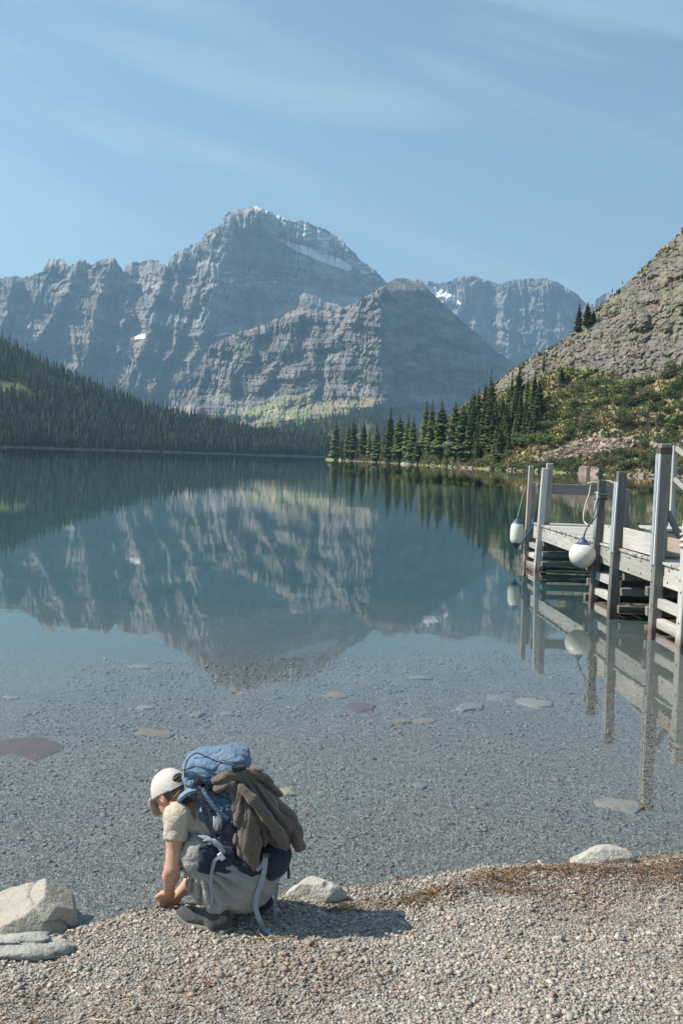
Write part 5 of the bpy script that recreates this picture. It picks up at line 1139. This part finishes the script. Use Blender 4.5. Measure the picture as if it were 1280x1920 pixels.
def slabf(d, q, qs): return d + .012 * np.exp(-(np.abs(q[:, 2] - .02 + .12 * q[:, 1] - .08 * q[:, 0]) / .007) ** 2) + .010 * np.exp(-(np.abs(q[:, 1] + .25 * q[:, 0] + .03) / .012) ** 2)
c = gpt(48, 1772, .035); rock('flat_rock', 'flat grey slab half sunk in the gravel below the boulder', 'rock', c, (.245, .125, .055), 22, M_st_slab, .007, ncut=8, cut=(.6, .9), amp=.14, extra=slabf)
def notch(d, q, qs): return np.maximum(d, .03 - np.linalg.norm((q - np.array([.06, -.06, .075])) / np.array([1, 1.4, 1]), axis=1))
c = gpt(593, 1672, .03); rock('rock', 'low pale stone behind the crouching person at the water line', 'rock', c, (.185, .10, .085), 23, M_st_grey, .006, ncut=10, amp=.09, extra=notch)
c = gpt(1130, 1611, .03); rock('rock', 'long rounded pale stone lying above the needles on the right', 'rock', c, (.205, .095, .085), 24, M_st_grey, .006, ncut=7, cut=(.75, .95), amp=.08, axes=rot(-.12, .06))
# stones under the water
SUB = [(672, 1327, 43, 11, 'red', 'flat red stone lying under the water in mid lake bed'), (1007, 1321, 38, 11, 'pale', 'pale flat slab under the water before the dock'), (880, 1327, 32, 9, 'green', 'faint grey slab under water left of the pale slab'), (935, 1309, 36, 8, 'green', 'dim greenish slab under water, farther out than the pale slab'), (630, 1305, 26, 8, 'tan', 'small brownish stone under water beyond the red stone'), (286, 1378, 55, 9, 'tan', 'long thin tan stone under water left of the backpack'), (271, 1329, 19, 5, 'pale', 'small pale stone under water above the long tan one'), (1160, 1513, 42, 15, 'pale', 'pale angular slab just under water near the dock reflection'), (536, 1488, 24, 12, 'lich', 'yellowish stone under water behind the fleece'), (55, 1401, 76, 19, 'red', 'broad layered red slab under water at the left edge'), (784, 1476, 17, 6, 'green', 'small blue-grey stone under water right of the person'), (752, 1355, 20, 9, 'tan', 'dull brown stone under water right of the red stone'), (20, 1310, 18, 4, 'pale', 'small pale stone under water at the far left'), (786, 1272, 30, 4, 'green', 'faint slab deep under water beyond the red stone'), (370, 1342, 20, 5, 'green', 'dim grey stone under water above the cap'), (800, 1353, 30, 5, 'tan', 'thin brown slab under water right of centre'), (430, 1340, 16, 6, 'green', 'small dim stone under water above the backpack lid'), (265, 1252, 26, 5, 'green', 'faint stone deep under water on the left')]
for i, (x, y, w, hh, mt, lab) in enumerate(SUB):
    P = gpt(x, y, .0); sc = np.linalg.norm(P - [0, 0, CAMZ]) / FPX; Hx = w * sc; Hy = min(hh * sc / .24, Hx * 1.2)
    rock('submerged_stone', lab, 'stone', P + [0, 0, .004], (Hx * 1.12, Hy * 1.12, .016 + .005 * (i % 3)), 40 + i, {'red': M_st_red, 'pale': M_st_grey, 'green': M_st_green, 'tan': M_st_tan, 'lich': M_st_pale}[mt], max(.007, Hx / 34), ncut=11, cut=(.45, .95), amp=.16, zc=.12)
# far bank: split rock, shore stones, slabs beside the trail
for x, y, H, sd, lab in ((1099, 889, (2.9, 2.2, 1.75), 81, 'reddish split boulder at the far water edge, left half'), (1117, 889, (2.3, 2.2, 1.85), 82, 'reddish split boulder at the far water edge, right half')):
    P, R = hill_pt(x, y); rock('shore_boulder', lab, 'boulder', (P[0], P[1], .5), H, sd, M_st_redf, .16, ncut=8, cut=(.5, .8), amp=.06)
for x, y, H, sd, lab in ((1086, 834, (3.0, 2.0, .9), 83, 'flat slab jutting out left of the hikers on the trail'), (1187, 824, (2.6, 2.0, 1.2), 84, 'tilted grey slab above the group of hikers'), (1230, 838, (1.4, 1.2, .9), 85, 'pale block beside the trail near the tall dock post')):
    P, R = hill_pt(x, y); rock('slope_rock', lab, 'rock', tuple(P + [0, 0, .2]), H, sd, M_st_far, .14, ncut=8, cut=(.5, .8), amp=.06)
base = []
for k in range(5):
    v, q = surf(rock_f((0, 0, 0), (1, .7, .5), 900 + k, ncut=9, cut=(.5, .85), amp=.08), (-1.3,) * 3, (1.3,) * 3, .17); base.append(mesh_np('shore_stone', v, q, M_st_far, False))
rr_ = np.random.default_rng(99)
for i in range(84):
    x = rr_.uniform(640, 1285); yb = float(base_py(np.array([x]), H_base_R)[0]) - rr_.uniform(-.4, 1.0); P, R = hill_pt(x, yb); s = rr_.uniform(.3, 1.0) * (1.6 if rr_.random() < .12 else 1)
    o = obj('shore_stone', base[i % 5]); o.location = (P[0], P[1], max(P[2], 0) + .05 * s); o.scale = (s, s, s); o.rotation_euler = (rr_.normal(0, .2), rr_.normal(0, .2), rr_.random() * 6.3); tag(o, 'pale stone in the thin line along the far right water edge', 'stone', 'stones along the far right shore')
P, R = hill_pt(770, 873.5); rock('shore_rock', 'whitish low rock at the water edge below the point spruces', 'rock', (P[0], P[1], .15), (5.5, 2.0, .9), 86, M_st_grey, .3, ncut=8, amp=.06)
def pebbles(P, r, seed, tint, flat=.5, tilt=.35):
    """joined faceted pebbles: centres P, radii r"""
    rg = np.random.default_rng(seed)
    B = np.array([(a, b, c) for c in (-1, 1) for b in (-1, 1) for a in (-1, 1)]) * .72
    T = np.array([(0, 2, 3, 1), (4, 5, 7, 6), (0, 1, 5, 4), (1, 3, 7, 5), (3, 2, 6, 7), (2, 0, 4, 6)])
    N = len(P); L = B[None] * rg.uniform(.62, 1.30, (N, 8, 3)) * np.stack([rg.uniform(.9, 1.45, N), rg.uniform(.65, 1.0, N), flat * rg.uniform(.6, 1.35, N)], -1)[:, None, :]
    a = rg.uniform(0, 6.28, N); b = rg.normal(0, tilt, N); ca, sa, cb_, sb = np.cos(a), np.sin(a), np.cos(b), np.sin(b)
    x, y, z = L[..., 0], L[..., 1], L[..., 2]; x, z = x * cb_[:, None] + z * sb[:, None], -x * sb[:, None] + z * cb_[:, None]; x, y = x * ca[:, None] - y * sa[:, None], x * sa[:, None] + y * ca[:, None]
    V_ = (np.stack([x, y, z], -1) * r[:, None, None] + P[:, None, :]).reshape(-1, 3); F = (np.arange(N)[:, None, None] * 8 + T[None]).reshape(-1, 4)
    return V_, F, np.repeat(tint, 8, 0)
PAL = np.array([(.34, .30, .26), (.40, .355, .305), (.29, .27, .245), (.22, .215, .205), (.46, .415, .36), (.33, .275, .225), (.29, .285, .25), (.33, .245, .215), (.38, .345, .31), (.50, .465, .42)]); PAL = PAL * np.array([1.03, 1.0, .96]); PW = np.array([.2, .2, .14, .09, .1, .1, .06, .03, .06, .02])
rg = np.random.default_rng(1234)
N = 55000; X = rg.uniform(-2.2, 2.6, N); S = rg.uniform(-.05, 2.3, N); Y = shore_y(X) - S; k = Y > 3.45; X, Y = X[k], Y[k]; N = len(X)
r_ = np.clip(np.exp(rg.normal(math.log(.0056), .44, N)), .003, .022); patch = fbm(X * 2.2, Y * 2.2, 3, 820); r_ *= .75 + .6 * patch
Z = ground_z(X, Y) + r_ * rg.uniform(.05, .45, N); tint = PAL[rg.choice(len(PAL), N, p=PW)] * rg.uniform(.86, 1.14, (N, 1)) * (.92 + .34 * fbm(X * 3, Y * 3, 4, 821))[:, None]
brown = sstep(.52, .68, fbm(X * 1.6 + 3, Y * 2.4, 4, 822))[:, None] * .45; tint = tint + (np.array([.23, .175, .13]) - tint) * brown
t = NT('gravel'); a = t.attr('tint'); co = t.coord('Object'); n = t.noise(co, 260, 3, .6); z = t.n('SeparateXYZ', {0: t.n('NewGeometry').outputs['Position']}).outputs[2]; w = t.ramp(z, .0, .034, 1, 0)
col = t.mix(t.ramp(n, .3, .7, 0, .4), a.outputs['Color'], t.mix(1.0, a.outputs['Color'], (.6, .6, .6), 'MULTIPLY')); col = t.mix(t.math('MULTIPLY', w, .8), col, t.mix(1.0, col, (.52, .56, .57), 'MULTIPLY'))
M_peb = t.bsdf(col, t.math('SUBTRACT', .88, t.math('MULTIPLY', w, .35)), None, .3)
v, f, tt = pebbles(np.stack([X, Y, Z], -1), r_, 5, tint); o = obj('gravel', mesh_np('gravel', v, f, M_peb, True, {'tint': tt}), kind='stuff'); tag(o, 'small grey and tan gravel covering the dry beach', 'gravel')
N = 19000; X = rg.uniform(-3.0, 3.4, N); S = rg.uniform(0, 1, N) ** 1.25 * 7.5; Y = shore_y(X) + S - .03; r_ = np.clip(np.exp(rg.normal(math.log(.0080), .42, N)), .004, .03) * (1 + .05 * S); Z = ground_z(X, Y) + r_ * .1
tint = PAL[rg.choice(len(PAL), N, p=PW)] * rg.uniform(.75, 1.12, (N, 1)) * np.array([.92, 1.0, 1.02]); red = rg.random(N) < .012; tint[red] = (.30, .11, .10)
v, f, tt = pebbles(np.stack([X, Y, Z], -1), r_, 6, tint, .4, .25); o = obj('gravel', mesh_np('gravel', v, f, M_peb, True, {'tint': tt}), kind='stuff'); tag(o, 'larger grey pebbles on the lake bed in the shallows', 'gravel')
# loose stones on the scree below the trail
N = 1500; X = rg.uniform(995, 1215, N); Y = rg.uniform(818, 868, N); k = inpoly(X, Y, SCREE); X, Y = X[k], Y[k]; P, R = hill_pt(X, Y); N = len(P); r_ = np.clip(np.exp(rg.normal(math.log(.35), .5, N)), .15, 1.3)
v, f, tt = pebbles(P + [0, 0, .05], r_, 7, np.array([.29, .225, .175])[None] * rg.uniform(.55, 1.3, (N, 1)), .5); o = obj('scree', mesh_np('scree', v, f, M_peb, False, {'tint': tt}), kind='stuff'); tag(o, 'brown broken stones on the scree below the trail', 'scree')
# ------------------------------------------------------------------ needles, twigs, leaves
def sticks(P, L, wd, seed, tilt=.25):
    rg = np.random.default_rng(seed); N = len(P); a = rg.uniform(0, 6.28, N); b = rg.normal(0, tilt, N); d = np.stack([np.cos(a) * np.cos(b), np.sin(a) * np.cos(b), np.sin(b)], -1) * L[:, None] / 2; s = np.stack([-np.sin(a), np.cos(a), 0 * a], -1) * wd[:, None]; u = np.array([0, 0, 1.0])[None] * wd[:, None]
    bend = u * rg.normal(0, 1.5, (N, 1)) + s * rg.normal(0, 1.5, (N, 1))
    V_ = np.stack([P - d - s, P - d + s, P - d + u, P + bend - s, P + bend + s, P + bend + u * 1.4, P + d], 1).reshape(-1, 3); i = np.arange(N)[:, None] * 7
    Q = np.concatenate([i + np.array([[0, 3, 5, 2]]), i + np.array([[1, 2, 5, 4]]), i + np.array([[0, 1, 4, 3]])]); T = np.concatenate([i + np.array([[3, 6, 5]]), i + np.array([[4, 5, 6]]), i + np.array([[3, 4, 6]]), i + np.array([[0, 2, 1]])]); return V_, [Q, T]
SP = np.array([(.20, .105, .065), (.28, .16, .095), (.13, .075, .05), (.36, .25, .15), (.16, .10, .075), (.40, .31, .2)]) * .8
N = 12500; X = rg.uniform(-.1, 2.75, N); c_ = shore_y(X) - .33 - .05 * np.sin(X * 3); wd_ = .04 + .13 * sstep(.2, 1.6, X); Y = c_ + rg.normal(0, 1, N) * wd_; keep = rg.random(N) < sstep(-.1, .45, X) * (2.6 * np.maximum(fbm(X * 4, Y * 6, 4, 830) - .36, 0) + .12); X, Y = X[keep], Y[keep]
N2 = 3400; X2 = rg.uniform(-2.3, 2.7, N2); Y2 = shore_y(X2) - rg.uniform(.05, 2.2, N2); k = fbm(X2 * 1.6 + 3, Y2 * 2.4, 4, 822) + .25 * (rg.random(N2) - .5) > .56; X2, Y2 = X2[k], Y2[k]
for X_, Y_, lab, sd, zz in ((X, Y, 'band of brown conifer needles and plant litter washed up on the right', 11, .022), (X2, Y2, 'sparse brown needles and bark bits scattered over the gravel', 12, .010)):
    N = len(X_); P = np.stack([X_, Y_, ground_z(X_, Y_) + .006 + rg.random(N) * zz], -1); v, f = sticks(P, np.clip(np.exp(rg.normal(math.log(.034), .5, N)), .012, .13), rg.uniform(.0009, .0026, N), sd, .3)
    tc_ = np.repeat(SP[rg.integers(0, 6, N)] * rg.uniform(.6, 1.3, (N, 1)), 7, 0); t = NT('dry_litter'); a = t.attr('tint'); o = obj('plant_litter', mesh_np('plant_litter', v, f, t.bsdf(a.outputs['Color'], .9, None, .15), False, {'tint': tc_}), kind='stuff'); tag(o, lab, 'litter')
t = NT('yellow_twig_bark'); n = t.noise(t.coord('Object'), 60, 3); M_twig = t.bsdf(t.mix(n, (.22, .15, .05), (.34, .25, .10)), .85); t = NT('pale_straw'); M_straw = t.bsdf((.50, .40, .28), .85)
def twig(name, label, cat, pts, r, mat):
    P = [gpt(x, y, .010 + r) for x, y in pts]; c = curve_pts(P, 24); v, f = tube_np(c, np.linspace(r, r * .45, len(c)), 6); me = mesh_np(name, v, f, mat); b = recenter(me); o = obj(name, me); o.location = b; tag(o, label, cat); return o
twig('twig', 'yellowish twig on the gravel right of the crouching person', 'twig', [(462, 1766), (490, 1759), (525, 1757), (560, 1754), (580, 1748)], .0042, M_twig)
twig('twig', 'short grey twig crossing the yellowish twig', 'twig', [(482, 1745), (492, 1755), (505, 1768)], .003, M_straw)
twig('stick', 'pale stick lying at the bottom edge of the beach', 'stick', [(172, 1911), (195, 1913), (222, 1911)], .0048, M_straw)
twig('stick', 'thin straw upright among the needles on the right', 'stick', [(1197, 1688), (1200, 1675), (1203, 1662)], .003, M_straw)
twig('stick', 'pale bark strip on the gravel below the flat slab', 'stick', [(88, 1808), (100, 1806), (116, 1801)], .005, M_straw)
def leaf(px, py, s, col, lab, rz):
    P = gpt(px, py, .014); n = 7; u = np.linspace(-1, 1, n); w = (1 - u ** 2) ** .7 * .5; V_ = np.concatenate([np.stack([u, w, .18 * u ** 2 + .05], -1), np.stack([u, -w, .18 * u ** 2 + .05], -1), np.stack([u, 0 * u, .18 * u ** 2], -1)]) * s
    F = [(i, i + 1, 2 * n + i + 1, 2 * n + i) for i in range(n - 1)] + [(2 * n + i, 2 * n + i + 1, n + i + 1, n + i) for i in range(n - 1)]; t = NT('dry_leaf'); o = obj('leaf', mesh_np('leaf', V_, np.array(F), t.bsdf(col, .7, None, .3))); o.location = P; o.rotation_euler = (.2, .3, rz); tag(o, lab, 'leaf')
leaf(1093, 1674, .022, (.62, .42, .10), 'small yellow leaf lying on the brown needles at the right', .6); leaf(755, 1838, .024, (.42, .33, .24), 'curled pale brown leaf standing in the gravel', 1.5); leaf(388, 1845, .022, (.22, .09, .05), 'dark red-brown leaf on the gravel below the person', .2); leaf(125, 1826, .014, (.45, .20, .06), 'tiny orange leaf on the gravel below the boulder', .9)
# ------------------------------------------------------------------ hikers on the far trail
t = NT('hiker_cloth'); a = t.attr('tint'); M_hk = t.bsdf(a.outputs['Color'], .9)
def hiker(px, py, top, legs, lab, stride, rz):
    P, R = hill_pt(px, py); s_ = 1.74
    def f(p):
        d = ell(p, (0, 0, 1.62), (.10, .085, .12)); d = smin(d, chain(p, [(0, 0, 1.5), (0, 0, 1.38), (0, 0, .95)], [.06, .17, .15], .05), .05)
        for s in (-1, 1):
            d = smin(d, chain(p, [(0, s * .18, 1.38), (.05 * s, s * .24, 1.12), (.16, s * .2, .92)], [.06, .05, .045], .03), .03); d = smin(d, chain(p, [(0, s * .09, .95), (s * stride * .5 + .05, s * .10, .5), (s * stride, s * .10, .03)], [.09, .07, .055], .03), .04)
        return smin(d, ell(p, (-.18, 0, 1.22), (.13, .16, .26)), .03)
    v, q = surf(f, (-.6, -.5, -.1), (.6, .5, 1.85), .055); z = v[:, 2]; C = np.where((z > .95)[:, None], np.array(top), np.array(legs)); C = np.where((z > 1.5)[:, None], np.array((.40, .26, .20)), C)
    o = obj('person', mesh_np('person', v, q, M_hk, True, {'tint': C})); o.location = (P[0], P[1], P[2] - .03); o.rotation_euler = (0, 0, rz); tag(o, lab, 'person', 'hikers on the far trail')
hiker(1107, 834, (.75, .75, .80), (.03, .04, .09), 'hiker in white top and dark trousers walking alone on the far trail', .22, 2.8)
hiker(1173, 836, (.55, .50, .42), (.20, .17, .13), 'left hiker of the group of three on the far trail', .2, 0.2); hiker(1180, 836, (.10, .09, .08), (.06, .05, .05), 'dark clothed middle hiker of the group of three', .16, .3); hiker(1186, 835, (.66, .60, .50), (.12, .10, .09), 'right hiker of the group of three on the far trail', .2, .1)
hiker(1278, 836, (.50, .46, .60), (.06, .06, .10), 'hiker in lilac top at the right edge of the slope', .18, 3.0)
# ------------------------------------------------------------------ the air
t = NT('mountain_air')
pv = t.n('VolumePrincipled', {'Color': (.40, .68, 1.0, 1), 'Density': 1.1e-4, 'Anisotropy': .25}); t.t.links.new(pv.outputs[0], t.out.inputs['Volume'])
hv = np.array([(x, y, z_) for z_ in (-13.5, 1900) for (x, y) in ((-5200, -2700), (5200, -2700), (5200, 9500), (-5200, 9500))], float)
obj('haze', mesh_np('haze', hv, np.array([(0, 3, 2, 1), (4, 5, 6, 7), (0, 1, 5, 4), (1, 2, 6, 5), (2, 3, 7, 6), (3, 0, 4, 7)]), t.m, False), kind='stuff')
